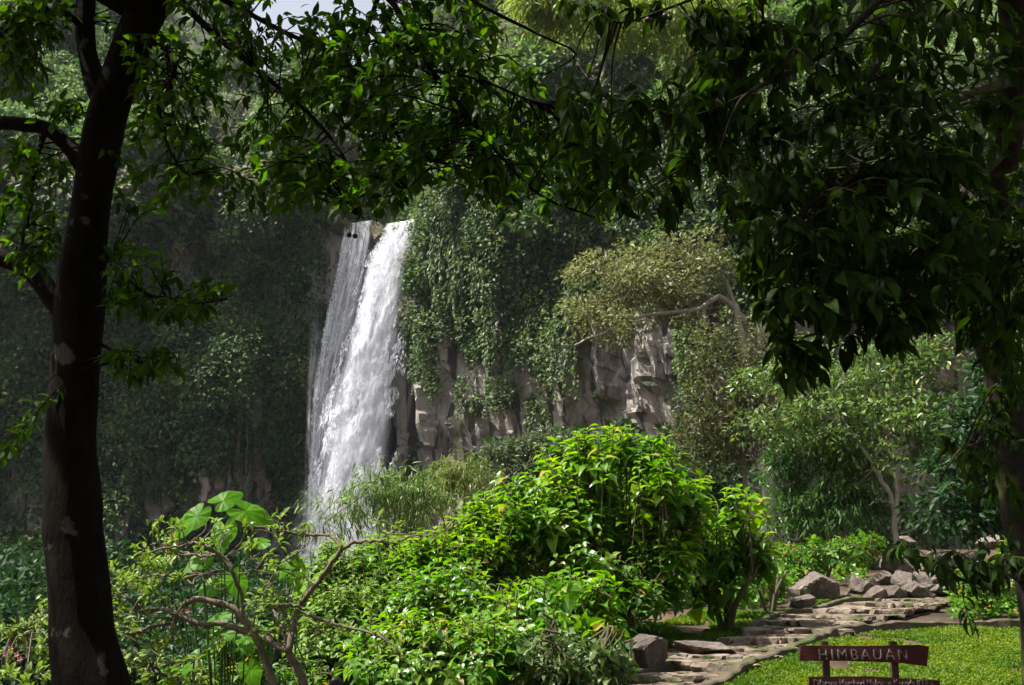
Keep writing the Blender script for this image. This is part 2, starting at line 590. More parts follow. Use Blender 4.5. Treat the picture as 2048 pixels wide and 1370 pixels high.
def water_mat(name, seed, dens, edge, su, sv, lo, hi, fade=0):
    m, N, Lk, out = newmat(name)
    uv = N("UVMap")
    sp = N("SeparateXYZ")
    Lk(uv.outputs[0], sp.inputs[0])
    mp = N("Mapping")
    mp.inputs["Scale"].default_value = (su, sv, 1)
    mp.inputs["Location"].default_value = (seed * 3.7, seed * 5.1, 0)
    Lk(uv.outputs[0], mp.inputs[0])
    nz = N("TexNoise")
    nz.inputs["Scale"].default_value = 1.0
    nz.inputs["Detail"].default_value = 7.0
    nz.inputs["Roughness"].default_value = .62
    nz.inputs["Distortion"].default_value = .35
    Lk(mp.outputs[0], nz.inputs["Vector"])
    mr = N("MapRange")
    mr.inputs[1].default_value = lo
    mr.inputs[2].default_value = hi
    mr.inputs[3].default_value = 0.0
    mr.inputs[4].default_value = dens
    Lk(nz.outputs[0], mr.inputs[0])
    # feathered edges: x of the uv runs 0..10 across the sheet, y runs down in metres
    e1 = N("MapRange", interpolation_type='SMOOTHSTEP')
    e1.inputs[1].default_value = 0.0
    e1.inputs[2].default_value = edge
    Lk(sp.outputs[0], e1.inputs[0])
    e2 = N("MapRange", interpolation_type='SMOOTHSTEP')
    e2.inputs[1].default_value = 10.0
    e2.inputs[2].default_value = 10.0 - edge
    Lk(sp.outputs[0], e2.inputs[0])
    a = N("Math", operation='MULTIPLY')
    b = N("Math", operation='MULTIPLY')
    Lk(e1.outputs[0], a.inputs[0])
    Lk(e2.outputs[0], a.inputs[1])
    Lk(a.outputs[0], b.inputs[0])
    Lk(mr.outputs[0], b.inputs[1])
    if fade:
        e3 = N("MapRange", interpolation_type='SMOOTHSTEP')
        e3.inputs[2].default_value = fade
        Lk(sp.outputs[1], e3.inputs[0])
        b2 = N("Math", operation='MULTIPLY')
        Lk(b.outputs[0], b2.inputs[0])
        Lk(e3.outputs[0], b2.inputs[1])
        b = b2
    df = N("BsdfDiffuse")
    df.inputs[0].default_value = (.90, .92, .97, 1)
    tl = N("BsdfTranslucent")
    tl.inputs[0].default_value = (.90, .91, .95, 1)
    m1 = N("MixShader")
    m1.inputs[0].default_value = .45
    Lk(df.outputs[0], m1.inputs[1])
    Lk(tl.outputs[0], m1.inputs[2])
    tp = N("BsdfTransparent")
    m2 = N("MixShader")
    Lk(b.outputs[0], m2.inputs[0])
    Lk(tp.outputs[0], m2.inputs[1])
    Lk(m1.outputs[0], m2.inputs[2])
    Lk(m2.outputs[0], out.inputs[0])
    return m


# ------------------------------------------------------------------ terrain
YK = [-60, -20, 0, 6, 10, 14, 20, 26, 40, 60, 140]
ZR = [1.0, .3, 0, -.12, -.10, .21, .73, 1.25, 2.2, 3, 3]
ZL = [1.0, .3, 0, -.5, -1.0, -1.25, -1.5, -1.8, -3, -4, -4]


def ground_z(x, y, rough=True):
    x, y = np.asarray(x, float), np.asarray(y, float)
    zr, zl = np.interp(y, YK, ZR), np.interp(y, YK, ZL)
    xa = -2.2 - .05 * y
    xb = .9 - .01 * y
    s = np.clip((x - xa) / (xb - xa), 0, 1)
    s = s * s * (3 - 2 * s)
    z = zl + (zr - zl) * s
    if rough:
        z = z + .05 * vnoise(np.stack([x * .9, y * .9, x * 0], -1), 3)
    return z


def G(px, py, d0=7.0, d1=70.0):
    """Point where a photograph pixel's ray meets the ground."""
    d = np.linspace(d0, d1, 2400)
    p = P(px, py, d)
    below = p[:, 2] < ground_z(p[:, 0], p[:, 1], False)
    k = int(np.argmax(below)) if below.any() else len(d) - 1
    return p[k]


def on_ground(px, d):
    """Point of the ground below a column of the photograph at distance d."""
    x = 0.0
    z = 0.0
    for _ in range(6):
        zc = d * CT + (z - EYE) * ST
        x = (px - 1024) / FPX * zc
        z = float(ground_z(x, d))
    return np.array([x, d, z])


gx = np.unique(np.concatenate([np.linspace(-190, -20, 50), np.linspace(-20, 20, 161), np.linspace(20, 190, 50)]))
gy = np.unique(np.concatenate([np.linspace(-60, 6, 34), np.linspace(6, 34, 141), np.linspace(34, 140, 60)]))
X, Y = np.meshgrid(gx, gy)
Zg = ground_z(X, Y)
mb = MB()
nx, ny = len(gx), len(gy)
idx = np.arange(nx * ny).reshape(ny, nx)
quad = lambda i: np.stack([i[:-1, :-1], i[:-1, 1:], i[1:, 1:], i[1:, :-1]], -1).reshape(-1, 4)
mb.add(np.stack([X, Y, Zg], -1), quad(idx))
kind(obj("ground", mb, M["soil"], smooth=True), "structure")

# ------------------------------------------------------------------ cliff and hill
PLAN = np.array([(-130, 78), (-104, 93), (-76, 101), (-52, 105.5), (-33, 108), (-23, 110), (-18.5, 110.5), (-14, 111), (-10, 110.5), (-8.3, 107), (-6, 102), (-1, 97),
                 (5, 92), (9.5, 87), (12.5, 80), (16, 77), (21, 73.5), (28, 69), (40, 62), (60, 50), (100, 25)], float)
pl = cr(PLAN, 2000)
arc = np.concatenate([[0], np.cumsum(np.linalg.norm(np.diff(pl, axis=0), axis=1))])
NA = 560
# finer steps where the cliff is in view
aw = np.interp(np.linspace(0, 1, NA), [0, .12, .88, 1], [0, .22, .80, 1]) * arc[-1]
pl = np.stack([np.interp(aw, arc, pl[:, 0]), np.interp(aw, arc, pl[:, 1])], -1)
tan = nrm(np.gradient(pl, axis=0))
nor = np.stack([tan[:, 1], -tan[:, 0]], -1)           # towards the gorge
NZ = 110
ctop = 36.5 + 1.6 * vnoise(np.stack([aw * .06, aw * 0, aw * 0], -1), 5) + np.interp(pl[:, 0], [-40, -21, -18, -10, -8, -4, 10, 20, 60], [0, .8, -.6, -.6, 2.2, 2.4, 0, -1, -2])
tz = np.linspace(0, 1, NZ)
CZ = -6 + (ctop[:, None] + 6) * tz[None]
CX = np.repeat(pl[:, 0:1], NZ, 1)
CY = np.repeat(pl[:, 1:2], NZ, 1)
near_fall = np.exp(-((pl[:, 0] + 11) / 9.0) ** 2)
CX = CX - near_fall[:, None] * 4.6 * np.clip(1 - CZ / 36, 0, 1.1)
p3 = np.stack([CX, CY, CZ], -1)
d1 = fbm(p3 * np.array([.07, .07, .05]), 3, 11) * 3.6
d2 = fbm(p3 * np.array([.22, .22, .10]), 4, 23) * 2.6
strata = np.abs(((CZ * .23 + fbm(p3 * .08, 2, 41) * 1.8) % 1.0) - .5) * 1.2
d3 = fbm(p3 * np.array([.7, .7, .16]), 4, 31) * 1.3
damp = np.interp(pl[:, 0], [-24, -19, -9, -7], [1, .35, .35, 1])[:, None]
lefty = np.clip((-18 - pl[:, 0]) / 5, 0, 1)[:, None]
disp = (d1 * damp * (1 + .5 * lefty) + d2 * (.4 + .6 * damp) * (.55 + .9 * lefty) + d3 * (.4 + .6 * lefty) - strata * .5)
undercut = -2.2 * np.clip((16 - CZ) / 10, 0, 1) * np.clip((pl[:, 0] + 9) / 4, 0, 1)[:, None]
disp = disp + undercut


def cells(p, seed):
    p = np.asarray(p)
    i = np.floor(p).astype(np.int64)
    best = np.full(p.shape[:-1], 9.0)
    val = np.zeros(p.shape[:-1])
    for dx in (-1, 0, 1):
        for dy in (-1, 0, 1):
            for dz in (-1, 0, 1):
                a, b, c = i[..., 0] + dx, i[..., 1] + dy, i[..., 2] + dz
                q = np.stack([a + _hash(a, b, c, seed), b + _hash(a, b, c, seed + 1), c + _hash(a, b, c, seed + 2)], -1)
                d = ((q - p) ** 2).sum(-1)
                m = d < best
                best = np.where(m, d, best)
                val = np.where(m, _hash(a, b, c, seed + 3), val)
    return val


CL0 = p3[..., 0]
warp = np.stack([fbm(p3 * .3, 2, 61), fbm(p3 * .3, 2, 62), fbm(p3 * .3, 2, 63)], -1) * .6
disp = disp + np.where(CL0 > 8, .7, 1.0) * 2.3 * cells(p3 * np.array([.34, .34, .085]) + warp * .6, 70) + 1.0 * cells(p3 * np.array([.85, .85, .28]) + warp * .6, 80) - 1.5
# bottom of the wall flares out as talus
disp = disp + np.clip((3 - CZ) / 9, 0, 1) * 4
p3[..., 0] += nor[:, None, 0] * disp
p3[..., 1] += nor[:, None, 1] * disp
CL = p3
mb = MB()
ci = np.arange(NA * NZ).reshape(NA, NZ)
mb.add(CL, quad(ci)[:, ::-1])
kind(obj("cliff", mb, M["cliff"], smooth=False), "structure")

# hill above the cliff
NT = 60
tt = np.linspace(0, 95, NT)
top = CL[:, -1]
hd = np.stack([np.clip(pl[:, 0] / 110, -.8, .55), np.ones(NA)], -1)
hd = nrm(hd)
HX = top[:, None, 0] + hd[:, None, 0] * tt
HY = top[:, None, 1] + hd[:, None, 1] * tt
cap_x = np.interp(pl[:, 0], [-100, -60, -40, -30, -22, -10, 5, 60], [125, 112, 92, 78, 80, 98, 112, 118])
cap_x2 = np.interp(HX, [-120, -70, -50, -40, -24, -12, 5, 60], [130, 116, 98, 64, 66, 100, 116, 120])
raw = top[:, None, 2] + .84 * tt
HZ = np.minimum(raw, cap_x2) + 1.2 * fbm(np.stack([HX * .1, HY * .1, HX * 0], -1), 3, 9) * np.clip(tt / 4, 0, 1)
mb = MB()
hi_ = np.arange(NA * NT).reshape(NA, NT)
mb.add(np.stack([HX, HY, HZ], -1), quad(hi_)[:, ::-1])
kind(obj("hill", mb, M["hill"], smooth=True), "structure")

# creeper on the cliff --------------------------------------------------
cn = nrm(np.stack([nor[:, 0], nor[:, 1], nor[:, 0] * 0 + .25], -1))
CN = np.repeat(cn[:, None], NZ, 1)
px_, py_ = proj(CL)
area = np.gradient(aw)[:, None] * (ctop[:, None] + 6) / NZ
cover_n = fbm(CL * np.array([.12, .12, .10]), 4, 77)
fine_n = fbm(CL * np.array([.5, .5, .16]), 3, 78)
isleft = CL[..., 0] < -17.5
vis = (px_ > -200) & (px_ < 2300)
# left wall: thick, thinning to bare brown rock low down and in a few ledges
cov_l = np.clip(1.1 + 2.2 * cover_n + .8 * fine_n, .12, 1.2)
cov_l = cov_l * np.interp(CL[..., 2], [-6, 4, 9, 13], [.25, .25, .45, 1])
for (cx, cy, rx, ry) in ((560, 625, 85, 34), (385, 560, 55, 60), (90, 640, 34, 60), (75, 480, 24, 60), (330, 480, 26, 50)):
    cov_l = cov_l * (1 - .99 * np.exp(-(((px_ - cx) / rx) ** 2 + ((py_ - cy) / ry) ** 2)))
# right wall: thick above, bare rock in a band below with hanging tongues
edge_py = np.interp(px_, [760, 800, 850, 900, 1000, 1080, 1180, 1280, 1400], [620, 670, 715, 750, 755, 735, 680, 650, 640])
cov_r = np.clip((edge_py + 60 * fine_n + 50 * cover_n - py_) / 40, 0.05, 1.15)
for (cx, cy, rx, ry, a_) in ((1130, 810, 40, 60, .6), (1230, 800, 16, 80, .4), (1390, 760, 40, 120, .7), (1100, 700, 40, 80, .9), (860, 740, 20, 40, .4)):
    cov_r = np.maximum(cov_r, a_ * np.exp(-(((px_ - cx) / rx) ** 2 + ((py_ - cy) / ry) ** 2)))
cov_r = np.maximum(cov_r, np.interp(CL[..., 2], [-2, 4, 8], [1, .5, 0]) * (px_ > 900))
for (cx, cy, rx, ry) in ((1318, 730, 36, 60), (1296, 840, 30, 50), (820, 900, 60, 90), (1215, 740, 20, 60), (900, 880, 60, 50), (1030, 860, 40, 40)):
    cov_r = cov_r * (1 - .95 * np.exp(-(((px_ - cx) / rx) ** 2 + ((py_ - cy) / ry) ** 2)))
for (cx, cy, rx, ry) in ((450, 500, 60, 30), (300, 660, 40, 30), (520, 780, 60, 26), (250, 800, 50, 24)):
    cov_l = cov_l * (1 - .7 * np.exp(-(((px_ - cx) / rx) ** 2 + ((py_ - cy) / ry) ** 2)))
infall = (CL[..., 0] > -21.5) & (CL[..., 0] < -10.5) & (CL[..., 1] > 105.5)
cov = np.where(isleft, cov_l, cov_r)
cov = np.where(infall, .10, cov) * vis


def creeper(name, mask, n_cl, n_leaf, ll, lw, mat, lab, seed, rad=(.5, 1.5)):
    r = np.random.default_rng(seed)
    wgt = (cov * area * mask).ravel()
    k = r.choice(len(wgt), n_cl, p=wgt / wgt.sum())
    base = CL.reshape(-1, 3)[k]
    nn = CN.reshape(-1, 3)[k]
    rd = rad[0] + (rad[1] - rad[0]) * r.random(n_cl) ** 2
    c = base + nn * (rd * .35)[:, None] + r.normal(size=(n_cl, 3)) * np.array([.4, .2, .4])
    L = Leaves()
    dirs = nrm(r.normal(size=(n_cl, n_leaf, 3)) + nn[:, None] * .9 + np.array([0, 0, .25]))
    q = .6 + .4 * r.random((n_cl, n_leaf, 1))
    pos = c[:, None] + dirs * q * rd[:, None, None] * np.array([1, 1, 1.25])
    d = dirs * .6 + r.normal(size=dirs.shape) * .6 + np.array([0, 0, -.55])
    u = dirs * .8 + nn[:, None] * .3 + np.array([0, 0, .5]) + r.normal(size=dirs.shape) * .35
    s = .6 + .8 * r.random(n_cl * n_leaf)
    L.add(pos.reshape(-1, 3), d.reshape(-1, 3), ll * s, lw * s, u.reshape(-1, 3))
    mb = MB()
    L.emit(mb, T_CARD)
    o = obj(name, mb, mat)
    o["label"] = lab
    o["category"] = "creeper"
    return kind(o, "stuff")


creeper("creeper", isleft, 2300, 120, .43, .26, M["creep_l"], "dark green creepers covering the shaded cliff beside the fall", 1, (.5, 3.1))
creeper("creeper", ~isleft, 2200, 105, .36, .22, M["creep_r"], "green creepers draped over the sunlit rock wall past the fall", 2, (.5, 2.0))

r = np.random.default_rng(71)
hk = r.integers(0, NA, 2600)
ht = 60 * r.random(2600) ** 1.3
hp = np.stack([top[hk, 0] + hd[hk, 0] * ht, top[hk, 1] + hd[hk, 1] * ht, [np.interp(t_, tt, HZ[k]) for k, t_ in zip(hk, ht)]], -1)
L = Leaves()
clumps(L, hp, 1.0 + 1.2 * r.random(2600), 26, .8, .45, r, .8, .3)
mb = MB()
L.emit(mb, T_CARD)
o = obj("undergrowth", mb, M["hill_b"])
o["label"] = "dense undergrowth covering the steep hill above the cliff"
o["category"] = "undergrowth"
kind(o, "stuff")

# ------------------------------------------------------------------ generic tree and bush builders (local, base at origin)
def tree_parts(seed, H, cr_, cz, ch, n_cl, n_lf, ll, lw, tr, droop=.35, clr=.38, flat=.75, tmpl=T_CARD, limbs=14, shell=.55, lean=0.0):
    r = np.random.default_rng(seed)
    tm = MB()
    hh = np.linspace(0, 1, 9)
    wob = np.stack([np.cumsum(r.normal(size=9)) * .02 * H, np.cumsum(r.normal(size=9)) * .02 * H, hh * 0], -1)
    wob -= wob[0]
    pts = np.stack([lean * hh ** 1.5 * H, hh * 0, hh * H * .86], -1) + wob
    tube(tm, pts, tr * (1.15 - .95 * hh), 7, .15, seed)
    d = rand_dir(n_cl, r)
    q = (shell + (1 - shell) * r.random((n_cl, 1)) ** .5)
    cen = d * q * np.array([cr_, cr_, ch]) * np.array([1, 1, 1]) + np.array([lean * H * .7, 0, cz])
    cen[:, 2] = np.maximum(cen[:, 2], cz - ch * .85)
    for k in range(min(limbs, n_cl)):
        c = cen[k]
        zt = np.clip((c[2] - ch * .4 - cr_ * .25 * r.random()) / (H * .86), .15, .95)
        b = np.array([np.interp(zt, hh, pts[:, i]) for i in range(3)])
        mid = (b + c) / 2 + np.array([0, 0, -.08 * H * r.random()]) + r.normal(size=3) * .03 * H
        tube(tm, cr([b, mid, c], 7), np.linspace(tr * .42, tr * .08, 7), 5)
    L = Leaves()
    clumps(L, cen, clr * cr_ * (.6 + .8 * r.random(n_cl)), n_lf, ll, lw, r, flat, droop)
    lm = MB()
    L.emit(lm, tmpl)
    return tm, lm


def proto_tree(name, lab, cat, group, leafm, barkm, loc, **kw):
    t = thing(name, lab, cat, (0, 0, 0), group)
    tm, lm = tree_parts(**kw)
    obj("trunk", tm, barkm, t, True)
    obj("crown", lm, leafm, t)
    t.location = [float(c) for c in loc]
    return t


# forest trees on the hill
HG = "forest trees on the hill above the cliff"
variants = [
    ("broadleaf_tree", "dark rounded forest tree on the steep hill above the cliff", M["hill_a"], M["bark_p"], dict(seed=101, H=13, cr_=4.2, cz=9.5, ch=3.6, n_cl=26, n_lf=90, ll=.75, lw=.42, tr=.28)),
    ("broadleaf_tree", "mid green spreading forest tree on the steep hill above the cliff", M["hill_b"], M["bark_p"], dict(seed=102, H=11, cr_=4.6, cz=8, ch=3.0, n_cl=28, n_lf=90, ll=.7, lw=.4, tr=.26)),
    ("pale_tree", "pale grey green tree on the steep hill above the cliff", M["hill_c"], M["bark_p"], dict(seed=103, H=12, cr_=3.6, cz=8.6, ch=3.8, n_cl=24, n_lf=80, ll=.6, lw=.3, tr=.22)),
    ("tall_tree", "tall slender tree with a long bare trunk on the hill", M["hill_a"], M["bark_p"], dict(seed=104, H=19, cr_=3.0, cz=15.5, ch=3.4, n_cl=20, n_lf=80, ll=.65, lw=.35, tr=.24)),
    ("broadleaf_tree", "bushy low forest tree with loose crown on the hill", M["hill_b"], M["bark_p"], dict(seed=105, H=8, cr_=4.0, cz=4.6, ch=3.4, n_cl=28, n_lf=90, ll=.7, lw=.42, tr=.2)),
    ("tall_tree", "tall dark conical tree rising out of the hillside forest", M["hill_a"], M["bark_p"], dict(seed=106, H=17, cr_=2.6, cz=10, ch=6.5, n_cl=30, n_lf=70, ll=.6, lw=.34, tr=.24)),
]
r = np.random.default_rng(55)
spots = []
for a_x in np.arange(-84, 60, 6.2):
    for tdist in (1.5, 7, 13.5, 20, 27, 35, 44, 54, 66):
        k = int(np.argmin(np.abs(top[:, 0] - (a_x + r.normal() * 2))))
        t_ = tdist + r.normal() * 2.0
        if t_ < .5:
            t_ = .8
        x = top[k, 0] + hd[k, 0] * t_
        y = top[k, 1] + hd[k, 1] * t_
        z = float(np.interp(t_, tt, HZ[k]))
        qx, qy = proj(np.array([x, y, z + 8]))
        if qx < -130 or qx > 1720 or qy < -170:
            continue
        if 655 < qx < 860 and t_ < 9:
            continue
        if x > -46 and x < -18 and z > 58:
            continue
        spots.append((x, y, z - .3, t_, qx))
protos = {}
for i, (x, y, z, t_, qx) in enumerate(spots):
    if t_ < 5:
        v = [4, 1, 4, 2][r.integers(4)]
    else:
        v = [0, 1, 2, 3, 4, 5, 0, 1, 2][r.integers(9)]
    s = .75 + .5 * r.random()
    if v not in protos:
        nm, lb, lm_, bm_, kw = variants[v]
        t = proto_tree(nm, lb, "tree", HG, lm_, bm_, (x, y, z), **kw)
        t.rotation_euler[2] = r.random() * 6.28
        t.scale = (s, s, s)
        protos[v] = t
    else:
        dup(protos[v], (x, y, z), r.random() * 6.28, s)

def cliff_at(px, py):
    d = (px_ - px) ** 2 + (py_ - py) ** 2
    k = int(np.argmin(d))
    return CL.reshape(-1, 3)[k], CN.reshape(-1, 3)[k]


# bushes clinging to the cliff
r = np.random.default_rng(77)
bush_v = [
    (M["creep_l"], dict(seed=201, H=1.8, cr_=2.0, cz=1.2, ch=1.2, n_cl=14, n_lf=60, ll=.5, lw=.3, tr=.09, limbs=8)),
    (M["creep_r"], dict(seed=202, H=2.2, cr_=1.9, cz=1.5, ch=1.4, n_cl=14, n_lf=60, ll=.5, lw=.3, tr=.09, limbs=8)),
    (M["hill_c"], dict(seed=203, H=2.2, cr_=1.8, cz=1.5, ch=1.4, n_cl=12, n_lf=55, ll=.42, lw=.2, tr=.08, limbs=8)),
    (M["vine"], dict(seed=204, H=1.8, cr_=1.6, cz=1.1, ch=1.2, n_cl=12, n_lf=60, ll=.5, lw=.22, tr=.08, limbs=8)),
]
blab = {(0, 1): "dark bush growing out of the shaded cliff", (1, 1): "green bush jutting from the shaded cliff face", (2, 1): "grey green bush hanging on the shaded cliff", (3, 1): "bright green bush rooted in the shaded cliff",
        (0, 0): "dark bush growing out of the rock wall past the waterfall", (1, 0): "leafy green bush jutting from the rock wall past the waterfall",
        (2, 0): "grey green bush hanging on the rock wall past the waterfall", (3, 0): "bright green bush rooted in the rock wall past the waterfall"}
wgt = (cov * area * (cov > .5) * (CL[..., 2] > 5) * (px_ > -60) * (px_ < 1500)).ravel()
ks = r.choice(len(wgt), 120, p=wgt / wgt.sum(), replace=False)
bp = {}
for k in ks:
    p = CL.reshape(-1, 3)[k] + CN.reshape(-1, 3)[k] * .2 - np.array([0, 0, .8])
    lf = int(p[0] < -17.5)
    v = [0, 0, 1, 1, 2, 3][r.integers(6)]
    s = (.7 + 1.5 * r.random() ** 1.5) if lf else (.6 + .8 * r.random())
    g = "bushes on the shaded cliff" if lf else "bushes on the rock wall past the waterfall"
    if v not in bp:
        t = proto_tree("cliff_bush", blab[(v, lf)], "bush", g, bush_v[v][0], M["bark_g"], p, **bush_v[v][1])
        t.scale = (s, s, s)
        bp[v] = t
    else:
        dup(bp[v], p, r.random() * 6.28, s, blab[(v, lf)], g)


for (a, b, sc_) in ((400, 425, 1.6), (470, 470, 1.3), (535, 415, 1.8), (600, 430, 1.4), (640, 455, 1.0), (300, 410, 1.7), (455, 400, 1.7), (250, 430, 1.5)):
    p, n = cliff_at(a, b)
    dup(bp[2], p + n * .4 - np.array([0, 0, .8]), r.random() * 6, sc_, "pale blossoming bush along the upper rim of the shaded cliff", "pale bushes along the cliff rim")


# hanging vines: leafy curtains on the right wall, thin bare ones on the left
def vine_mesh(seed, length, strands, wid, leafy):
    r = np.random.default_rng(seed)
    sm, L = MB(), Leaves()
    for s in range(strands):
        ln = length * (.5 + .5 * r.random())
        x0 = r.normal() * wid
        y0 = -.3 * r.random()
        z = np.linspace(0, -ln, 10)
        pts = np.stack([x0 + np.cumsum(r.normal(size=10)) * .05, y0 - .25 * np.sin(np.linspace(0, 3, 10)), z], -1)
        tube(sm, pts, .03 if leafy else .045, 4)
        if leafy:
            n = int(ln * 9)
            q = r.random(n)
            pp = np.stack([np.interp(q, np.linspace(0, 1, 10), pts[:, i]) for i in range(3)], -1) + r.normal(size=(n, 3)) * .16
            d = np.stack([r.normal(size=n) * .5, r.normal(size=n) * .4 - .4, -1 + r.normal(size=n) * .3], -1)
            kk = .7 + .6 * r.random(n)
            L.add(pp, d, .46 * kk, .22 * kk, np.array([0, -1, .6]) + r.normal(size=(n, 3)) * .4)
    lm = MB()
    L.emit(lm, T_CARD)
    return sm, lm


VG = "leafy vines hanging down the rock wall past the waterfall"
vp = []
vspec = [(820, 470, 9), (838, 540, 10), (850, 620, 9), (830, 560, 8), (880, 420, 8), (905, 410, 11), (930, 400, 12), (955, 430, 9), (985, 430, 10), (870, 480, 8), (845, 470, 12), (1090, 600, 8), (1110, 650, 7), (930, 560, 7), (1000, 600, 8),
         (1045, 640, 6), (815, 600, 9), (862, 680, 6), (890, 740, 4), (940, 760, 4), (1010, 760, 4), (1150, 680, 6), (1270, 560, 6), (1380, 640, 6), (865, 400, 10), (1030, 470, 8)]
for i in range(4):
    t = thing("hanging_vine", "green leafy vine curtain hanging down the rock wall past the waterfall", "vine", (0, 0, 0), VG)
    sm, lm = vine_mesh(300 + i, 1.0 * 9, 7, .6, True)
    obj("stem", sm, M["dryvine"], t)
    obj("leaves", lm, M["vine"], t)
    vp.append(t)
r = np.random.default_rng(12)
for i, (a, b, ln) in enumerate(vspec):
    p, n = cliff_at(a, b)
    p = p + n * .9
    rz = math.atan2(n[1], n[0]) + math.pi / 2
    if i < 4:
        vp[i].location = [float(c) for c in p]
        vp[i].rotation_euler[2] = rz
        vp[i].scale = (1, 1, ln / 9)
    else:
        dup(vp[i % 4], p, rz, 1.0, sz=ln / 9)
VL = "thin bare vines hanging down the shaded cliff"
thin = None
for (a, b, ln) in ((452, 640, 5), (400, 690, 5), (488, 830, 7), (318, 520, 6), (540, 560, 5), (430, 560, 4), (590, 640, 5), (350, 760, 5), (240, 860, 8), (280, 900, 7), (60, 860, 9), (20, 900, 8), (610, 700, 6)):
    p, n = cliff_at(a, b)
    p = p + n * 1.6
    rz = math.atan2(n[1], n[0]) + math.pi / 2
    if thin is None:
        thin = thing("hanging_vine", "thin bare vine hanging straight down the shaded cliff", "vine", (0, 0, 0), VL)
        sm, lm = vine_mesh(340, 6, 3, .35, False)
        obj("stem", sm, M["dryvine"], thin)
        thin.location = [float(c) for c in p]
        thin.rotation_euler[2] = rz
    else:
        dup(thin, p, rz, 1.0, sz=ln / 6)

# ------------------------------------------------------------------ waterfall
def sheet(left, right, d_top, d_bot, na, nt_, seed, amp, yoff):
    l = cr(np.array(left, float), nt_)
    rr = cr(np.array(right, float), nt_)
    t = np.linspace(0, 1, nt_)
    d = d_top + (d_bot - d_top) * t ** .6 + yoff
    s = np.linspace(0, 1, na)
    px = l[:, None, 0] * (1 - s) + rr[:, None, 0] * s
    py = l[:, None, 1] * (1 - s) + rr[:, None, 1] * s
    p = P(px, py, d[:, None])
    q = np.stack([p[..., 0] * .8, p[..., 1] * 0 + seed, p[..., 2] * .28], -1)
    p[..., 1] += fbm(q, 5, seed) * amp * np.clip(t * 6, .15, 1)[:, None] - .5 * np.sin(s * math.pi) * np.clip(t * 3, 0, 1)[:, None]
    uv = np.stack([np.broadcast_to(s * 10, p.shape[:2]), np.broadcast_to((t * 40)[:, None], p.shape[:2])], -1).reshape(-1, 2)
    mb = MB()
    i = np.arange(na * nt_).reshape(nt_, na)
    mb.add(p, quad(i))
    return mb, uv


fall = thing("waterfall", "tall white waterfall plunging down the overgrown rock cliff", "waterfall", (-14, 104, 0))
ML = [(770, 448), (736, 520), (716, 600), (694, 680), (664, 780), (646, 860), (632, 960), (616, 1080), (600, 1200)]
MR = [(842, 437), (824, 500), (810, 600), (800, 680), (793, 760), (785, 860), (772, 980), (765, 1200)]
for k, (dens, lo, hi, yo, amp) in enumerate(((1.0, .20, .38, .9, .9), (.95, .36, .58, .4, 1.1), (.9, .44, .66, 0, 1.3), (.8, .48, .70, -.5, 1.5))):
    mb, uv = sheet(ML, MR, 108.6, 103.5, 60, 220, 400 + k, amp, yo)
    obj("main_cascade", mb, water_mat("white_water", k + 1, dens, 2.2 + k * .4, .55, .30, lo, hi), fall, True, uv=uv)
SL = [(688, 448), (676, 520), (655, 620), (640, 700), (627, 790), (621, 900), (616, 1020), (606, 1200)]
SR = [(748, 440), (734, 520), (720, 600), (700, 680), (676, 780), (660, 860), (650, 960), (650, 1200)]
for k, (dens, lo, hi, yo) in enumerate(((.70, .25, .70, .5), (.7, .40, .68, 0), (.7, .44, .66, -.4))):
    mb, uv = sheet(SL, SR, 109.0, 105.0, 40, 200, 430 + k, .6, yo)
    obj("thin_cascade", mb, water_mat("veil_water", k + 11, dens, 1.2, 1.1, .16, lo, hi), fall, True, uv=uv)
mb, uv = sheet([(618, 470), (622, 600), (612, 800), (605, 1000), (590, 1200)][1:], [(660, 600), (640, 800), (640, 1000), (650, 1200)], 105.5, 104, 20, 120, 441, .3, 0)
obj("thin_cascade", mb, water_mat("edge_water", 21, .55, 3.0, .9, .10, .36, .75, fade=14), fall, True, uv=uv)
r = np.random.default_rng(460)


def froth(left, right, d_top, d_bot, n, mat, edge, lo, hi, sw):
    # torn strands and drops of falling water
    l, rr = cr(np.array(left, float), 200), cr(np.array(right, float), 200)
    t = r.random(n * 3) ** .9 * .999
    sx = .5 + r.normal(size=n * 3) * .25 * edge
    ok = np.abs(sx - .5) < .62
    sx = np.where(ok, sx, r.random(n * 3))
    keep = vnoise(np.stack([sx * 9, t * 0, t * 16 + sx * 3], -1), 470) + .6 * vnoise(np.stack([sx * 22, t * 0, t * 45], -1), 471) > -.1
    t, sx = t[keep][:n], sx[keep][:n]
    i = (t * 199).astype(int)
    px = l[i, 0] * (1 - sx) + rr[i, 0] * sx
    py = l[i, 1] * (1 - sx) + rr[i, 1] * sx
    m = len(t)
    p = P(px, py, d_top + (d_bot - d_top) * t ** .6 + .5 - 1.5 * r.random(m))
    L = Leaves()
    dn = np.stack([-.16 + .25 * r.normal(size=m), .35 * r.normal(size=m) - .1, -np.ones(m)], -1)
    k = .4 + 1.1 * r.random(m) ** 2
    L.add(p, dn, hi * k * (.5 + t), lo * k * (.6 + .8 * t), r.normal(size=(m, 3)) + np.array([-.3, -.6, .7]))
    mb = MB()
    L.emit(mb, T_CARD)
    return obj("froth", mb, mat, fall, True)


